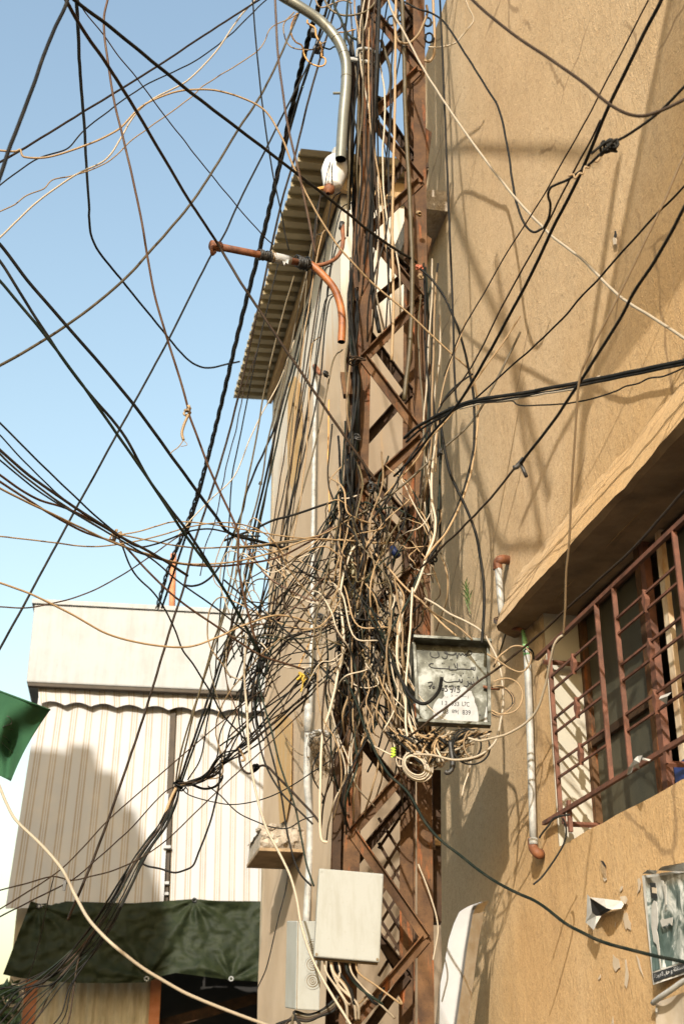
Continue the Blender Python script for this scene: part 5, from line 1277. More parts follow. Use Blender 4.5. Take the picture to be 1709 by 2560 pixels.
C('brown cable sagging across the far wall to the mast edge', 'brown', 4.5, (6, 5.85), [(580, 1310), (600, 1341), (635, 1395), (667, 1439), (729, 1479), (792, 1502), (820, 1492), (845, 1470)], TG)
C('tan cable falling in an arc beside the drain pipe', 'tan', 4.5, (5.95, 5.85), [(670, 1345), (694, 1390), (712, 1440), (725, 1479), (755, 1510), (779, 1546), (796, 1627), (823, 1694), (850, 1730), (900, 1765)], TG)
C('black cable slanting from the service pair to the mast foot of the tangle', 'black', 5, (5.9, 5.8), [(560, 1450), (600, 1484), (689, 1555), (747, 1609), (796, 1662), (850, 1725), (900, 1790)], TG)
C('black line slanting up from the bundle to the mast', 'black', 4.5, (6, 5.85), [(600, 1640), (671, 1609), (779, 1573), (830, 1550), (877, 1533), (912, 1528), (950, 1545), (1000, 1535)], TG, wob=.004)
C('amber cable hanging beside the drain pipe with a long wave', 'amber', 3.4, 5.95, [(822, 1000), (820, 1180), (823, 1255), (824, 1400), (808, 1475), (790, 1540), (775, 1600), (745, 1670)], TG)
C('black looping cable hanging in front of the far wall', 'black', 3.8, 5.9, [(830, 1060), (825, 1120), (819, 1175), (822, 1215), (834, 1250)], TG)
for i in range(5):
    s_ = (i - 2) * 8.0 + crng.uniform(-3, 3); q_ = crng.uniform(-6, 6)
    C('black cable in the sheaf tied to the mast', ['black', 'green_black', 'black', 'dark_brown', 'black'][i], 3.8, (5.8 + .03 * i, 6.0), [(850 + s_ * .3, 1230), (842 + s_ * .5, 1262), (812 + s_ * .9 + q_, 1330), (792 + s_ - q_, 1372), (764 + s_ * 1.3, 1430 + q_), (734 + s_ * 1.1, 1475), (690 + s_ + q_, 1545), (650 + s_ * 1.1, 1622), (625 + s_ * 1.3, 1700), (618 + s_ * 1.6, 1790), (634 + s_ * 2, 1852)], 'slanting sheaf tied to the mast edge', wob=.008)
for i, (pts, c_) in enumerate([([(648, 1640), (636, 1700), (638, 1790), (660, 1900), (700, 1977), (740, 2020), (782, 2060)], 'black'), ([(650, 1640), (645, 1720), (665, 1830), (690, 1930), (705, 2000), (722, 2100), (748, 2180), (778, 2215)], 'black'),
        ([(645, 1640), (650, 1720), (680, 1830), (702, 1920), (735, 2010), (752, 2090), (766, 2160), (784, 2215)], 'green_black'), ([(652, 1650), (660, 1690), (690, 1640), (720, 1600), (760, 1580)], 'black')]):
    C(['black cable bowing from the tangle to the ledge foot', 'black cable hanging from the tangle to the large cream box', 'dark green cable hanging from the tangle to the large cream box', 'short black cable curling up from the tangle'][i], c_, 4.8, (5.95, 5.8), pts, TG)
yt = tag(obj('yellow_wire', MB().tube(spline(path3([(742, 1700), (752, 1690), (748, 1682), (760, 1688), (768, 1684), (756, 1698), (760, 1705), (772, 1690), (785, 1686)], 5.8), 5), .006, 6).tube(spline(path3([(758, 1700), (756, 1715), (752, 1730)], 5.8), 4), .004, 6), M['yellow'], None, True), 'twist of bright yellow wire tying the dark bundle', 'wire')
lt = tag(obj('lime_wire', MB().tube([U(983 + 5 * math.cos(i * .7), 1868 + i * .75, 5.6 + .01 * math.sin(i * .7)) for i in range(34)], .0032, 5), M['lime'], None, True), 'lime green wire wound round a cable under the metal cabinet', 'wire')
tag(obj('pvc_tape', MB().tube([U(978, 1368, 5.82), U(994, 1392, 5.82)], .018, 8), M['blue'], None, True), 'dark blue tape wrapped on the cables in front of the mast', 'tape')

# --- cables in front of the tan wall
RT = 'cables strung in front of the tan wall'
C('thick blurred brown cable sagging across the upper tan wall', 'dark_brown', 8.5, (2.9, 2.6), [(1150, -40), (1181, 0), (1271, 77), (1384, 154), (1452, 203), (1525, 262), (1570, 285), (1606, 289), (1651, 276), (1709, 249), (1740, 232)], RT)
o = C('black cable with a big looped knot and pale twisted tie on the tan wall', 'black', 7, (2.9, 3.6), [(1740, 190), (1709, 217), (1647, 280), (1579, 330), (1525, 362), (1470, 411), (1420, 448), (1392, 460), (1375, 470), (1369, 488), (1375, 511), (1371, 543), (1357, 570)], RT)
for r_, sd in ((.030, 2), (.026, 4), (.02, 9)): knot(o, 1516 + sd, 370 - sd, 3.15, r_, .0042, 'black', 2, 'loop', sd)
obj('pale_tie', MB().tube(spline(path3([(1420, 440), (1432, 436), (1436, 446), (1448, 432), (1455, 436), (1462, 416), (1470, 420), (1478, 402), (1490, 404), (1498, 394)], 3.3), 4), .0034, 6), M['tan'], o, True)
C('thick black cable crossing the tan wall from the top right corner to the mast', 'black', 8, (3.0, 5.7), [(1664, -30), (1651, 0), (1579, 145), (1520, 267), (1452, 430), (1375, 583), (1326, 687), (1267, 800), (1217, 890), (1149, 1003), (1090, 1071), (1036, 1139), (985, 1190)], RT)
C('thin dark wire with small rag bits slanting down the tan wall', 'dark_brown', 3.8, (3.2, 5.2), [(1630, -30), (1619, 0), (1601, 36), (1543, 149), (1493, 244), (1466, 298), (1393, 425), (1371, 466), (1335, 525), (1271, 624), (1203, 742), (1149, 837), (1110, 940)], RT)
C('second thin dark wire running beside the rag bits down the tan wall', 'dark_brown', 4.5, (3.5, 5.3), [(1500, 300), (1479, 344), (1416, 461), (1362, 570), (1335, 619), (1253, 769), (1208, 859), (1160, 945), (1100, 1012)], RT)
C('white cable slanting from the mast head across the tan wall to the right edge', 'white', 6.5, (5.8, 4.9, 4.0), [(970, 0), (978, 25), (1014, 90), (1063, 181), (1109, 253), (1194, 375), (1289, 497), (1353, 565), (1375, 588), (1452, 647), (1543, 737), (1633, 796), (1709, 846), (1740, 866)], RT)
C('black cable curving from the mast head down to a hooked splice on the tan wall', 'black', 5.5, (5.85, 5.0), [(1010, 5), (1045, 22), (1075, 32), (1104, 50), (1154, 122), (1217, 222), (1244, 267), (1267, 362), (1280, 452), (1294, 520), (1317, 570), (1335, 581), (1357, 570)], RT)
C('straight black cable dropping right of the mast over the tan wall', 'black', 5.5, (5.3, 5.5), [(1097, -20), (1099, 0), (1111, 271), (1120, 497), (1131, 769), (1140, 994), (1146, 1010)], RT)
C('wavy black cable from the right edge down to the knot beside the mast', 'black', 5, (3.5, 5.5), [(1740, 435), (1709, 466), (1647, 529), (1543, 642), (1497, 696), (1452, 742), (1402, 800), (1326, 872), (1271, 922), (1190, 994), (1149, 1017), (1090, 1045)], RT, wob=.003)
C('tan cable from the right edge falling to a vertical drop past the hood', 'tan', 6, (3.2, 4.2), [(1730, 330), (1709, 384), (1647, 529), (1601, 624), (1547, 737), (1515, 800), (1452, 931), (1445, 963), (1443, 981), (1434, 1117), (1420, 1374), (1416, 1420), (1412, 1507), (1408, 1588)], RT)
o = C('thick black cable from the right edge ending in a taped splice on the tan wall', 'black', 8.5, (2.9, 4.3), [(1740, 460), (1709, 520), (1642, 642), (1588, 723), (1547, 800), (1443, 963), (1375, 1062), (1298, 1160)], RT)
obj('taped_splice', MB().tube(path3([(1308, 1147), (1290, 1168), (1282, 1170)], 4.3), .0095, 8).tube(path3([(1300, 1160), (1308, 1175), (1315, 1192)], 4.3), .007, 7), M['tape'], o, True)
C('wavy dark cable continuing from the taped splice down to the mast', 'dark_brown', 5.5, (4.3, 5.4), [(1284, 1170), (1267, 1193), (1230, 1240), (1194, 1279), (1136, 1338), (1100, 1372), (1081, 1392), (1050, 1420)], RT, wob=.003)
o = C('upper thick black cable of the pair running to the right edge', 'black', 9.5, (5.6, 3.8), [(1010, 1095), (1036, 1072), (1090, 1040), (1149, 1013), (1190, 1000), (1271, 988), (1443, 957), (1497, 946), (1600, 925), (1709, 902), (1750, 893)], RT)
obj('pale_band', MB().tube(path3([(1492, 947), (1499, 945)], 4.35), .011, 8), M['white'], o, True)
C('lower black cable of the pair running to the right edge', 'black', 6, (5.6, 3.8), [(1015, 1105), (1045, 1078), (1095, 1048), (1149, 1019), (1190, 1006), (1271, 996), (1443, 966), (1497, 954), (1600, 933), (1709, 911), (1750, 902)], RT)
C('pale thin cable lying under the black pair on the tan wall', 'white', 4, (5.5, 4.2), [(1149, 1022), (1200, 1010), (1271, 1000), (1360, 984), (1443, 971)], RT)
C('thin crinkled black wire sagging under the black pair to the right edge', 'black', 4, (5.4, 3.8), [(1120, 1020), (1181, 1008), (1240, 1005), (1280, 1003), (1289, 1011), (1310, 1014), (1362, 1013), (1452, 1003), (1543, 976), (1560, 966), (1597, 956), (1620, 946), (1656, 940), (1709, 918), (1740, 903)], RT, wob=.003)
C('black cable bowing out right of the mast below the copper tie', 'black', 6.5, (5.8, 5.55), [(1050, 672), (1072, 692), (1104, 733), (1136, 800), (1149, 836), (1167, 904), (1181, 981), (1185, 1053), (1181, 1135), (1149, 1252), (1120, 1315), (1099, 1352), (1070, 1400)], RT)
C('tan cable bowing beside the black one right of the mast', 'tan', 5.5, (5.75, 5.5), [(1172, 922), (1190, 980), (1194, 1030), (1190, 1090), (1176, 1180), (1150, 1260), (1115, 1330), (1088, 1362), (1060, 1400)], RT)
C('thick black cable swinging down to the metal cabinet top', 'black', 7.5, (5.6, 5.5), [(1096, 1030), (1104, 1080), (1122, 1175), (1176, 1297), (1190, 1340), (1199, 1388), (1208, 1450), (1210, 1500), (1207, 1560), (1204, 1608)], RT)
C('tan and brown cable crossing from the black pair to the mast edge', 'tan', 4.5, (5.2, 5.7), [(1300, 790), (1240, 880), (1180, 960), (1120, 1045), (1075, 1095), (1040, 1150), (1000, 1195), (960, 1240)], RT)
C('black cable arching from the knot up beside the mast', 'black', 5, (5.5, 5.6), [(1180, 935), (1150, 955), (1120, 985), (1095, 1025), (1070, 1075), (1020, 1150), (985, 1215), (930, 1300)], RT)
C('tan wire rising in a thin bow beside the straight black cable', 'tan', 4, (5.5, 5.6), [(1165, 800), (1140, 870), (1115, 935), (1100, 1000), (1092, 1080), (1088, 1180)], RT)
C('bright white cable waving down the right chord to the cabinet edge', 'white', 7, (5.65, 5.6), [(1092, 1080), (1086, 1117), (1079, 1180), (1079, 1252), (1088, 1300), (1084, 1343), (1065, 1395), (1037, 1475), (1010, 1520), (1000, 1560), (993, 1591), (992, 1640), (997, 1680), (1008, 1740), (1020, 1792), (1040, 1850), (1075, 1890)], RT)
C('off white cable hanging straight past the cabinet hinges', 'white', 6, (5.6, 5.55), [(1030, 1470), (1026, 1560), (1021, 1620), (1015, 1700), (1013, 1780), (1016, 1830), (1030, 1880)], RT)
C('dark green cable running beside the white one down the right chord', 'green_black', 6.5, (5.7, 5.6), [(1103, 1060), (1102, 1140), (1099, 1200), (1091, 1320), (1070, 1390), (1040, 1450), (1020, 1500), (985, 1560), (960, 1610)], RT)
C('thin brown wire hanging from the knot to the cabinet top', 'olive', 3.6, 5.6, [(1090, 1340), (1100, 1380), (1118, 1420), (1122, 1460), (1124, 1520), (1140, 1560), (1170, 1600)], RT)
C('cream cable looping from the mast over the cabinet right side', 'white', 6, (5.6, 5.45), [(1060, 1495), (1090, 1512), (1120, 1532), (1161, 1552), (1202, 1579), (1227, 1616), (1246, 1660), (1254, 1700), (1258, 1754), (1251, 1802), (1240, 1848), (1222, 1872), (1195, 1890), (1160, 1898), (1130, 1899), (1081, 1888), (1033, 1885)], RT)
C('tan cable slanting from the mast behind the loop to the cabinet corner', 'tan', 5.5, (5.65, 5.5), [(1050, 1500), (1080, 1530), (1110, 1548), (1150, 1572), (1180, 1600)], RT)
C('cream cable ring standing right of the cabinet against the drain pipe', 'tan', 4.8, 5.3, [(1217, 1635), (1245, 1652), (1275, 1672), (1298, 1680), (1310, 1676), (1322, 1660), (1326, 1640), (1316, 1622), (1300, 1615), (1280, 1616), (1262, 1628), (1243, 1645), (1236, 1660)], RT)
C('thin tan ring of cable hanging beside the rusty cabinet latch', 'tan', 4, 5.35, [(1232, 1705), (1250, 1698), (1270, 1696), (1290, 1705), (1304, 1730), (1302, 1755), (1290, 1775), (1270, 1784), (1245, 1785), (1228, 1776)], RT)
for i in range(4):
    C('thin dark loop of the coil beside the cabinet' if i % 2 == 0 else 'thin tan loop of the coil beside the cabinet', ['black', 'tan', 'black', 'tan'][i], 3.4, 5.4, [(1228 + i, 1718), (1252 + 3*i, 1716 + 2*i), (1275 + 2*i, 1735), (1280 + 2*i, 1755), (1268 - 3*i, 1776 + 2*i), (1240 + i, 1785 + 3*i), (1228, 1778 + 4*i)], 'coil of thin loops on the cabinet side', wob=.004)
C('off white cable swooping from the grille corner to the cabinet foot', 'white', 6.2, (4.9, 5.5), [(1408, 1588), (1397, 1594), (1385, 1610), (1375, 1650), (1364, 1707), (1343, 1771), (1310, 1810), (1268, 1835), (1228, 1846), (1200, 1852), (1170, 1845)], RT)
o = C('straight dark cable slanting across the cabinet door and over the window', 'dark_brown', 6.2, (4.0, 5.45), [(1740, 1197, 3.5), (1709, 1228, 3.6), (1574, 1379, 4.3), (1507, 1439, 4.6), (1440, 1500, 4.9), (1378, 1557, 5.1), (1340, 1592, 5.2), (1310, 1617, 5.27), (1240, 1672, 5.36), (1193, 1705, 5.4), (1150, 1742, 5.42), (1086, 1790, 5.44), (1045, 1824, 5.5), (996, 1860, 5.6), (987, 1875, 5.65), (990, 1900, 5.7), (1010, 1960, 5.75), (1040, 2020, 5.8), (1070, 2060, 5.85), (1085, 2090, 5.85)], RT)
C('long dark green cable from the cabinet across the lower wall to the right edge', 'green_black', 7.5, (5.75, 5.2, 4.0), [(860, 1690), (883, 1738), (918, 1834), (967, 1930), (1021, 1983), (1059, 2052), (1094, 2094), (1147, 2137), (1231, 2200), (1344, 2258), (1420, 2313), (1487, 2347), (1596, 2380), (1709, 2406), (1750, 2415)], RT)
C('thick black cable ending hook shaped in front of the cabinet door', 'black', 9, (5.7, 5.45), [(930, 1560), (945, 1590), (960, 1623), (989, 1676), (1021, 1734), (1036, 1750), (1052, 1759), (1066, 1758), (1080, 1748), (1096, 1728), (1103, 1693)], RT, rpx=11)
C('black cable end dangling from the grille corner on the tan wall', 'black', 5, (5.15, 5.2), [(1406, 2046), (1412, 2060), (1414, 2085), (1408, 2110), (1395, 2135), (1375, 2165), (1352, 2195), (1332, 2212)], RT)
C('short black cable bent from the grille corner to the pipe elbow', 'black', 5, (5.15, 5.2), [(1425, 2036), (1400, 2040), (1383, 2046), (1372, 2062), (1356, 2082), (1347, 2096)], RT)
C('white stripped wire hanging below the cabinet on the tan wall', 'white', 4.5, 5.55, [(1178, 1890), (1172, 1925), (1160, 1960), (1154, 1990)], RT)
C('cream cable end curling beside the mast foot on the tan wall', 'white', 4.2, 5.9, [(1045, 2160), (1070, 2225), (1090, 2290), (1094, 2330), (1088, 2370), (1082, 2400)], RT)
ci = thing('cable_coil', 'neat coil of off white cable hanging under the metal cabinet', 'cable coil', U(1040, 1945, 5.55))
for k in range(5):
    rx, ry, ph = 24 + 3.2 * k, 24 + 3.4 * k, k * .5
    obj('turn', MB().tube([U(1040 + (k - 2) * 1.6 + rx * math.cos(t + ph) + 8 * math.sin(t + ph), 1914 + (k % 3) * 2 + ry * math.sin(t + ph), 5.55 + .006 * k) for t in [i * math.tau / 28 for i in range(29)]], .0042, 6), M['white'], ci, True)
bt = tag(obj('taped_cable_end', MB().tube(spline(path3([(1125, 1855), (1128, 1880), (1131, 1905), (1128, 1925), (1118, 1932), (1112, 1928)], 5.52), 5), [.012] * 14 + [.010] * 12, 8), M['tape'], None, True), 'black taped cable end drooping below the middle of the cabinet', 'cable')

# --- loose runs on the mast: many alike pieces, told apart only by colour and stretch
def runs(n, seed, lab, group, x0, x1, y0, y1, cols, wr, Yr, jit=14, seg=70, drift=0, stuff=False):
    rr = random.Random(seed)
    for i in range(n):
        c_ = cols[int(rr.random() ** 1.1 * len(cols)) % len(cols)]
        ya, yb = y0 + rr.random() * (y1 - y0) * .22, y1 - rr.random() * (y1 - y0) * .22
        x = rr.uniform(x0, x1); m_ = max(3, int((yb - ya) / seg)); Y = rr.uniform(*Yr); P = []
        tx = rr.uniform(x0, x1); rr_w, ph_ = rr.uniform(3, 9), rr.uniform(0, 6)
        for k in range(m_ + 1):
            f_ = k / m_
            xx = x + (tx - x) * f_ + (rr.gauss(0, jit * .55) + jit * 1.2 * math.sin(f_ * rr_w + ph_)) * (1 if 0 < k < m_ else .3) + drift * f_
            P.append((xx, ya + (yb - ya) * f_ + rr.uniform(-8, 8), Y + rr.gauss(0, .025)))
        w_ = rr.uniform(*wr)
        P[0] = (P[0][0], P[0][1], P[0][2] + .2); P[-1] = (P[-1][0], P[-1][1], P[-1][2] + .2)   # ends tucked in behind
        nm_ = {'black': 'black', 'green_black': 'dark green', 'dark_brown': 'dark brown', 'brown': 'brown', 'olive': 'olive', 'tan': 'tan', 'white': 'off white', 'amber': 'amber'}[c_]
        C((lab % nm_) if lab else '', c_, w_, None or Y, P, group, wob=.003, sides=6, stuff=stuff)
B_ = ['black', 'green_black', 'dark_brown', 'black', 'olive', 'tan']
L_ = ['tan', 'white', 'tan', 'black', 'white', 'green_black', 'olive']
def path3b(): pass
runs(11, 1, '%s cable running up the left chord', 'cables up the left chord', 866, 908, -40, 640, ['black', 'green_black', 'olive', 'tan', 'black'], (3.5, 6), (5.86, 6.05), 5, 130)
C('broad black cable running straight up the left chord face', 'black', 11, (5.8, 5.9), [(948, -40), (946, 40), (940, 190), (932, 330), (929, 480), (928, 640), (935, 760), (948, 830)], 'cables up the left chord')
C('broad dark olive cable hanging down the middle of the mast head', 'olive', 11, (5.8, 5.8), [(1003, -40), (1005, 20), (1010, 150), (1013, 300), (1020, 420), (1026, 560), (1030, 700), (1024, 860), (1010, 1000)], 'cables up the left chord')
C('pale olive cable hanging straight through the mast head', 'tan', 7, (5.75, 5.75), [(990, -40), (988, 60), (987, 200), (985, 330), (982, 470), (980, 600), (983, 760), (978, 900)], 'cables up the left chord')
C('tan loop of cable hooked through the upper lattice', 'olive', 9, (5.95, 6.1), [(952, 100), (965, 140), (976, 180), (976, 220), (965, 245), (945, 244), (935, 232)], 'cables up the left chord')
C('tan cable loop hanging right of the mast head', 'tan', 7, (5.9, 6.0), [(1080, -30), (1083, 30), (1086, 90), (1082, 140), (1072, 153), (1060, 152)], 'cables up the left chord')
C('pale cable ring curling round the right chord at the top', 'tan', 6.5, (5.75, 5.8), [(982, 30), (988, 80), (998, 105), (1020, 108), (1040, 92), (1058, 60), (1068, 30), (1066, 14)], 'cables up the left chord')
C('thin pale wire hooked to the top of the tan wall', 'white', 4, (5.8, 5.6), [(1070, 118), (1100, 118), (1140, 106), (1152, 92), (1172, 68), (1183, 50), (1170, 20), (1160, -10)], 'cables up the left chord')
for i, (cx0, cy0, r_) in enumerate(((978, 52, 12), (1003, 46, 9), (1000, 92, 8), (1068, 55, 11), (1072, 95, 12))):
    C('small black curl of wire caught in the mast head', 'black', 5, 5.95, [(cx0 + r_ * math.cos(t) * (1 - .04 * t), cy0 + r_ * math.sin(t)) for t in [k * .8 for k in range(11)]], 'small curls in the mast head')
# curly leads at top left of the mast
rr0 = random.Random(31)
for i, (pts, c_, w_) in enumerate([([(780, -20), (800, 18), (830, 10), (858, 2), (880, 8)], 'tan', 4), ([(735, 30), (710, 60), (712, 95), (725, 115), (745, 122), (790, 122), (806, 108), (815, 104)], 'tan', 3.6), ([(742, 32), (728, 62), (728, 86), (740, 106), (754, 114), (762, 140), (775, 158), (800, 166), (812, 160), (813, 146), (805, 142)], 'amber', 4.2),
        ([(768, 50), (768, 58), (786, 70), (790, 90), (800, 108), (805, 125), (804, 142)], 'amber', 5), ([(806, 118), (824, 123), (832, 118), (842, 117), (868, 113)], 'green_black', 4), ([(800, -20), (825, 22), (845, 34), (870, 38), (905, 33), (930, 15), (945, -10)], 'olive', 5.5),
        ([(828, -20), (838, 20), (850, 45), (862, 75), (880, 95), (892, 100)], 'green_black', 6.5), ([(872, -20), (866, 40), (862, 80), (862, 120)], 'green_black', 6), ([(840, 75), (852, 68), (852, 45)], 'dark_brown', 4), ([(845, 81), (862, 80), (880, 75), (888, 74)], 'amber', 3.4),
        ([(780, -10), (775, 20), (790, 30), (805, 40), (812, 36)], 'black', 3.5), ([(862, 60), (866, 90), (878, 120), (884, 140)], 'black', 7), ([(884, -20), (888, 40), (895, 80), (900, 110)], 'tan', 4), ([(915, -20), (905, 30), (900, 60), (898, 110)], 'white', 3.6), ([(925, -20), (918, 40), (908, 90), (904, 145)], 'white', 3.4)]):
    C('curly %s lead %s' % ({'tan': 'tan', 'amber': 'amber', 'green_black': 'dark green', 'olive': 'olive', 'dark_brown': 'brown', 'black': 'black', 'white': 'pale'}[c_],
      ['crossing above the grey pipe', 'looping left of the grey pipe top', 'ending in a round eye left of the pipe', 'feeding the eye beside the pipe', 'joining the eye to the grey pipe bend', 'swinging from the top to the left chord', 'slanting beside the grey pipe to the chord', 'hanging straight right of the pipe bend', 'kinked above the pipe bend', 'stub right of the pipe bend', 'crumpled on top of the grey pipe', 'stout beside the left chord', 'hanging on the left chord top', 'hanging highest on the left chord', 'hanging beside the clamp band'][i]),
      c_, w_, (5.95, 5.95), pts, 'curly leads at the mast head', wob=.004)
blk = thing('splice_case', 'black cable splice blocks on the bundle beside the grey pipe', 'splice block', U(786, 108, 6.1))
for (x, y, s1_, s2_) in ((778, 68, 14, 12), (790, 100, 16, 10), (800, 122, 9, 8), (784, 112, 15, 8)):
    bevel(obj('block', MB().extr([U(x, y, 6.05), U(x + s1_, y + 3, 6.05), U(x + s1_ - 2, y + s2_ + 3, 6.05), U(x - 3, y + s2_, 6.05)], (0, .05, 0)), M['tape'], blk), .004)
# mid mast
runs(8, 2, '%s cable on the mast above the tangle', 'cables down the middle of the mast', 866, 906, 640, 1330, B_, (4, 7), (5.84, 5.98), 9, 90)
runs(10, 3, '%s cable running down the right chord', 'cables down the right chord', 1046, 1100, 600, 1480, B_ + ['white'], (3.6, 6.5), (5.75, 5.95), 7, 100)
runs(20, 4, '%s cable in the dense mast tangle', 'dense tangle on the mast', 856, 990, 1120, 1900, ['tan', 'black', 'white', 'green_black', 'tan', 'black', 'olive', 'dark_brown'], (3.6, 5.4), (5.72, 5.95), 15, 75)
runs(12, 5, '%s cable in the tangle behind the lattice', 'dense tangle behind the lattice', 850, 1040, 1200, 2080, L_ + ['black'], (3.5, 5.5), (5.95, 6.25), 16, 80, stuff=True)
runs(12, 6, '%s cable pulled from the tangle toward the cabinet', 'tangle beside the cabinet', 900, 1010, 1420, 1860, L_, (3.8, 5.6), (5.6, 5.78), 16, 60, 60)
runs(16, 7, '%s cable criss-crossing above the large cream box', 'tangle above the large cream box', 800, 960, 1560, 2120, ['black', 'green_black', 'black', 'tan', 'white', 'dark_brown'], (3.4, 5.4), (5.72, 5.92), 18, 75)
rr = random.Random(44)
for i in range(12):                                  # long slanting drops from the upper mast to the bundle by the yellow tie
    x0, y0 = rr.uniform(775, 858), rr.uniform(480, 1000); x1, y1 = rr.uniform(590, 700), rr.uniform(1560, 1700); b_ = rr.uniform(-14, 26)
    c_ = ['black', 'dark_brown', 'black', 'olive', 'black', 'tan'][i % 6]
    C('%s cable slanting down past the drain pipe' % {'black': 'black', 'dark_brown': 'dark brown', 'olive': 'olive', 'tan': 'tan'}[c_], c_, rr.uniform(2.8, 4.4), (5.95, 6.1),
      [(x0 + 25, y0 - 30, 6.2)] + [(x0 + (x1 - x0) * f_ ** 1.1 + b_ * math.sin(math.pi * f_) + rr.gauss(0, 3), y0 + (y1 - y0) * f_, 5.95 + .15 * f_) for f_ in (0, .25, .5, .75, 1)] + [(x1 - 30, y1 + 90, 6.12)], 'long drops past the drain pipe', wob=.004, sides=6, stuff=i % 2 == 1)
for i in range(16):                                  # dark web between mast edge and the yellow tie
    x0, y0 = rr.uniform(838, 900), rr.uniform(1230, 1700); x1, y1 = rr.uniform(600, 720), rr.uniform(1560, 1800)
    P = [(x0 + 30, y0, 6.0)] + [(x0 + (x1 - x0) * f_ + rr.gauss(0, 9), y0 + (y1 - y0) * f_ + rr.uniform(5, 45) * math.sin(math.pi * f_) + rr.gauss(0, 7), 5.85 + .1 * f_) for f_ in (0, .3, .6, 1)] + [(x1 - 60, y1 + 70, 6.05)]
    c_ = ['black', 'black', 'dark_brown', 'green_black'][i % 4]
    C('thin %s wire in the web left of the mast' % {'black': 'black', 'dark_brown': 'brown', 'green_black': 'dark green'}[c_], c_, rr.uniform(2.6, 4.2), 5.9, P, 'dark web left of the mast', wob=.007, sides=6, stuff=True)
runs(6, 14, '%s cable in the dark bunch on the mast left edge', 'dark bunch on the mast left edge', 836, 874, 1040, 1720, ['black', 'black', 'green_black', 'black', 'dark_brown'], (4, 6.5), (5.86, 6.0), 8, 85)
for i in range(46):                                  # slack pale loops hanging off the tangle to either side and below the cabinet
    zone = i % 3
    if zone == 0: x0, y0, x1, y1, dip, ax = rr.uniform(830, 900), rr.uniform(1230, 1700), rr.uniform(690, 830), rr.uniform(1290, 1800), rr.uniform(-60, 90), 0
    elif zone == 1: x0, y0, x1, y1, dip, ax = rr.uniform(990, 1060), rr.uniform(1080, 1480), rr.uniform(1030, 1110), rr.uniform(1200, 1600), rr.uniform(-20, 60), 1
    else: x0, y0, x1, y1, dip, ax = rr.uniform(880, 1010), rr.uniform(1560, 1850), rr.uniform(940, 1200), rr.uniform(1800, 1880), rr.uniform(30, 110), 0
    P = []
    for k in range(6):
        f_ = k / 5; s_ = math.sin(math.pi * f_)
        P.append((x0 + (x1 - x0) * f_ + (dip * s_ if ax else 0) + rr.gauss(0, 5), y0 + (y1 - y0) * f_ + (0 if ax else dip * s_) + rr.gauss(0, 5), 5.8 - .12 * s_ if zone < 2 else 5.62))
    P[0] = (*P[0][:2], 6.05); P[-1] = (*P[-1][:2], 5.98 if zone < 2 else 5.72)
    C('', rr.choice(['tan', 'white', 'olive', 'tan', 'white', 'dark_brown']), rr.uniform(2.8, 4.4), 5.8, P, wob=.006, stuff=True)
for i in range(20):                                  # long slack tan and brown wires wandering from the tangle out over the sky and parapet
    x0, y0 = rr.uniform(860, 940), rr.uniform(1270, 1560); x1, y1 = rr.uniform(540, 690), rr.uniform(1290, 1600); sg = rr.uniform(-40, 130)
    P = [(x0 + 20, y0, 6.02)] + [(x0 + (x1 - x0) * f_ + rr.gauss(0, 7), y0 + (y1 - y0) * f_ + sg * math.sin(math.pi * f_ ** .8) + rr.gauss(0, 8), 5.82 + .15 * f_) for f_ in (.05, .25, .45, .65, .85, 1)] + [(x1 - 25, y1 + rr.uniform(40, 130), 6.05), (x1 + rr.uniform(-20, 40), y1 + rr.uniform(140, 240), 6.08)]
    C('', rr.choice(['tan', 'brown', 'white', 'dark_brown', 'tan', 'olive']), rr.uniform(2.6, 3.8), 5.9, P, wob=.006, stuff=True)
runs(12, 61, '', '', 878, 1010, -60, 900, ['black', 'olive', 'tan', 'black', 'dark_brown', 'white'], (2.8, 4.6), (5.78, 5.92), 9, 130, stuff=True)
runs(14, 15, 'thin %s wire in the mid mast tangle', 'thin wires of the mid tangle', 840, 1010, 1150, 1900, ['black', 'dark_brown', 'black', 'olive', 'green_black', 'tan'], (2.6, 4), (5.7, 5.9), 26, 60, stuff=True)
rr = random.Random(12)
for i in range(26):                                  # slanting cross runs that knit the tangle together
    a, b_ = (rr.uniform(800, 890), rr.uniform(1240, 1820)), (rr.uniform(960, 1090), rr.uniform(1190, 1780))
    if rr.random() < .5: a, b_ = (a[0], b_[1]), (b_[0], a[1])
    c_ = rr.choice(['black', 'tan', 'green_black', 'white', 'olive', 'black', 'tan', 'dark_brown'])
    m_ = [((a[0] * (1 - f_) + b_[0] * f_) + rr.gauss(0, 16), (a[1] * (1 - f_) + b_[1] * f_) + rr.gauss(0, 22) + 30 * math.sin(math.pi * f_), rr.uniform(5.66, 5.84)) for f_ in (0, .2, .4, .6, .8, 1)]
    m_[0], m_[-1] = (*m_[0][:2], 6.0), (*m_[-1][:2], 6.05)
    C('%s cable slanting across the tangle' % {'black': 'black', 'tan': 'tan', 'green_black': 'dark green', 'white': 'off white', 'olive': 'olive', 'dark_brown': 'dark brown'}[c_], c_, rr.uniform(3.2, 5.2), 5.75, m_, 'slanting tangle cables', wob=.003, sides=6, stuff=True)
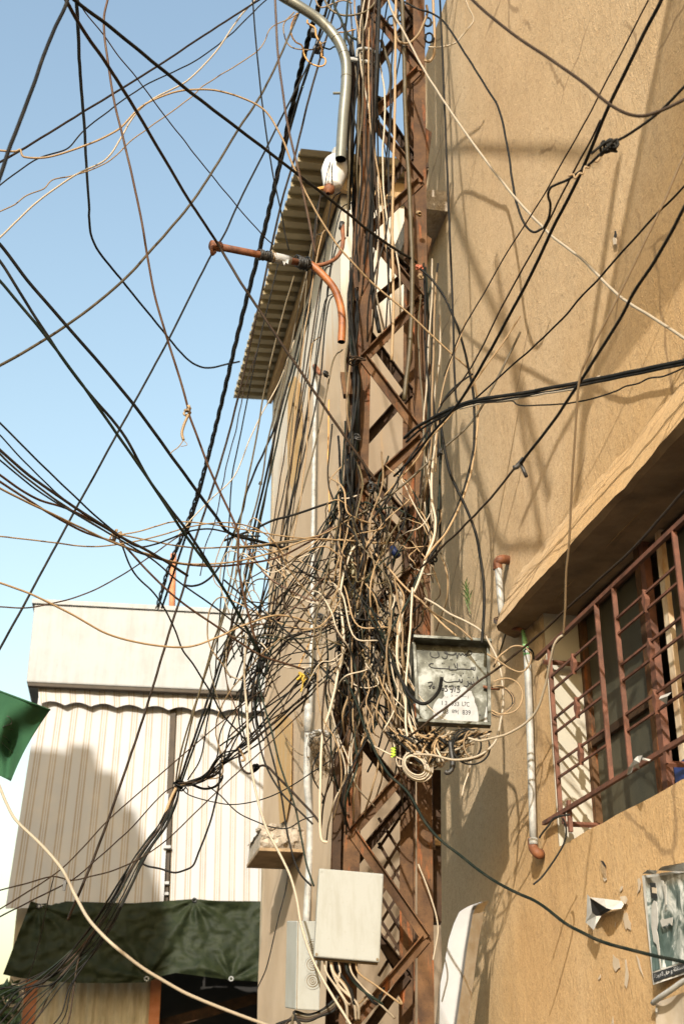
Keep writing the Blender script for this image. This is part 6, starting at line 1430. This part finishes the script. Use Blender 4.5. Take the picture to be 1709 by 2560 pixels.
for i in range(26):                                  # loops drooping under the cabinet
    x0, x1 = rr.uniform(960, 1120), rr.uniform(1080, 1232); dip = rr.uniform(22, 95); c_ = rr.choice(['white', 'tan', 'tan', 'black', 'white', 'green_black', 'tan'])
    y0 = 1822 + rr.uniform(0, 22); P = []
    for k in range(7):
        f_ = k / 6; P.append((x0 + (x1 - x0) * f_ + rr.gauss(0, 4) + 16 * math.sin(f_ * math.tau), y0 + dip * math.sin(math.pi * f_) + rr.gauss(0, 4), rr.uniform(5.5, 5.72)))
    C('%s cable loop drooping under the metal cabinet' % {'white': 'off white', 'tan': 'tan', 'black': 'black', 'green_black': 'dark green'}[c_], c_, rr.uniform(4, 6), 5.6, P, 'loops under the metal cabinet', wob=.003, sides=6, stuff=i % 2 == 1)
for (cx0, cy0, rx, ry, c_) in ((1178, 1868, 46, 44, 'black'), (1165, 1862, 36, 40, 'black'), (1188, 1858, 30, 38, 'tan')):
    C('wide %s cable ring hanging below the cabinet corner' % ('black' if c_ == 'black' else 'tan'), c_, 4.6, 5.5, [(cx0 + rx * math.cos(t), cy0 + ry * math.sin(t)) for t in [-.6 + k * .5 for k in range(12)]], 'rings below the cabinet corner', wob=.004)
for i in range(11):                                  # cable ends under the large cream box
    x0 = 805 + rr.uniform(0, 90); c_ = ['white', 'white', 'tan', 'black', 'white', 'green_black', 'white', 'tan', 'black', 'white', 'black'][i]
    x1 = x0 + rr.uniform(20, 110); y1 = rr.uniform(2450, 2580)
    C('%s cable leaving the bottom of the large cream box' % {'white': 'off white', 'tan': 'tan', 'black': 'black', 'green_black': 'dark green'}[c_], c_, rr.uniform(5, 8), 5.8, [(x0, 2400, 5.76), (x0 + 6, 2430, 5.76), (x0 * .6 + x1 * .4 + rr.gauss(0, 8), 2465, 5.78), (x1 + rr.gauss(0, 8), 2510, 5.8), (x1 + rr.gauss(10, 12), y1, 5.85)], 'cables below the large cream box', wob=.002)
for i in range(4):
    C('dark cable bunched below the knockout box', ['black', 'dark_brown', 'olive', 'black'][i], 8, 5.95, [(690 + 20 * i, 2562), (735, 2548 - 6 * i), (770, 2552 - 5 * i), (800, 2540 - 4 * i), (835, 2525 - 8 * i), (845, 2490)], 'cables below the knockout box')
for (x, y, Y, c_, s_) in ((812, 935, 5.9, 'tape', 11), (892, 1098, 5.8, 'tape', 12), (778, 1690, 5.8, 'tape', 22), (800, 1545, 5.88, 'tape', 15), (770, 1712, 5.78, 'black', 11), (1100, 1130, 5.65, 'tape', 11), (930, 1215, 5.75, 'tape', 18), (1078, 1400, 5.62, 'black', 13), (848, 1410, 5.85, 'tape', 16), (895, 900, 5.8, 'dark_brown', 20), (940, 1590, 5.75, 'tape', 20), (1046, 535, 5.85, 'tan', 8), (1050, 690, 5.8, 'tan', 8)):
    kk = knot(None, x, y, Y, s_ * Y / F * .95, .0042, c_, 5, 'wire_wrap', x)
    tag(kk, {(812): 'dark twist of wire beside the rust stain on the far wall', 892: 'small dark wrap on the left chord above the tangle', 778: 'fat black tape knot beside the yellow wire', 800: 'black tape knot on the cable by the drain pipe', 770: 'little black coil under the yellow wire', 1100: 'dark wrap on the cables right of the mast', 930: 'dark wire wrap where the cables gather on the left chord', 1078: 'black loops round the cables above the cabinet', 848: 'black tape lump on the cables at the mast left edge', 895: 'brown wire twist on the left chord below the conduit', 940: 'dark wire lump left of the cabinet', 1046: 'pale wire twist high on the right chord', 1050: 'pale bent wire under the copper tie'}[x], 'wire wrap')
# white wire ring, lower left
tag(obj('wire_ring', MB().tube([Fa(32 + 27 * math.cos(t), 2487 + 26 * math.sin(t), .7) for t in [i * math.tau / 24 for i in range(25)]], .011, 6).tube([Fa(30 + 22 * math.cos(t), 2490 + 27 * math.sin(t), .74) for t in [i * math.tau / 24 for i in range(20)]], .009, 6), M['white'], None, True), 'white loop of wire hanging on the shrub at the lower left', 'wire')
# overhead lines above the frame whose soft shade falls on the tan wall
def shade_line(pts, t, r_, label):
    P = [W(x, y) - LDIR * t for x, y in pts]
    d0, d1 = (P[0] - P[1]).normalized(), (P[-1] - P[-2]).normalized()
    P = [P[0] + d0 * .5] + P + [P[-1] + d1 * .3]
    tag(obj('overhead_cable', MB().tube(spline(P, 6), r_, 7), M['black'], None, True), 'black overhead ' + label, 'cable', 'overhead lines above the street')
OV = ['line shading the wall beside the mast head', 'line shading the high tan wall in a level band', 'thin line shading the wall above the splice', 'line shading the wall near the hood middle', 'line shading the wall above the pipe elbow', 'thickest line shading the wall at the hood top']
shade_line([(1118, 495), (1200, 700), (1262, 840), (1345, 1140)], 3.6, .015, OV[0])
shade_line([(1085, 380), (1260, 372), (1450, 385)], 3.2, .014, OV[1])
shade_line([(1262, 800), (1290, 980), (1345, 1310)], 3.4, .011, OV[2])
shade_line([(1440, 1020), (1390, 1110), (1350, 1200)], 3.4, .016, OV[3])
shade_line([(1190, 1180), (1250, 1360), (1310, 1365)], 3.4, .013, OV[4])
shade_line([(1500, 700), (1470, 900), (1455, 1080)], 3.0, .02, OV[5])

# the finer half of the tangle, past the limit for single objects: one mesh
allv, allf, mi, cols = [], [], [], sorted({c for _, c in STUFF})
for mb_, c in STUFF:
    n_ = len(allv); allv += mb_.v; allf += [[i + n_ for i in f] for f in mb_.f]; mi += [cols.index(c)] * len(mb_.f)
q = MB(); q.v, q.f = allv, allf
tg_ = obj('cable_tangle', q, None, None, True, origin=U(940, 1500, 5.85))
for c in cols: tg_.data.materials.append(M[c])
tg_.data.polygons.foreach_set('material_index', mi)
tag(tg_, 'fine web of thin wires filling the tangle on the mast', 'cable', kind='stuff')
# tell alike cables of a group apart by their order across the picture
def sx(o):
    c = sum((o.matrix_basis @ v.co for v in o.data.vertices), Vector()) / len(o.data.vertices) - CAM
    return c.x / (c.y * CP + c.z * SP)
ORD = ['first', 'second', 'third', 'fourth', 'fifth', 'sixth', 'seventh', 'eighth', 'ninth', 'tenth', 'eleventh', 'twelfth', 'thirteenth', 'fourteenth', 'fifteenth', 'sixteenth', 'seventeenth', 'eighteenth', 'nineteenth', 'twentieth']
fam = {}
for o in COL.objects:
    if o.parent is None and o.get('group') and o.type == 'MESH' and o['group'] != 'overhead lines above the street': fam.setdefault((o['group'], o['label']), []).append(o)
for (g_, l_), os_ in fam.items():
    if len(os_) > 1:
        for k, o in enumerate(sorted(os_, key=sx)):
            o['label'] = l_ + ', ' + (ORD[k] + ' from the left' if k else 'leftmost')
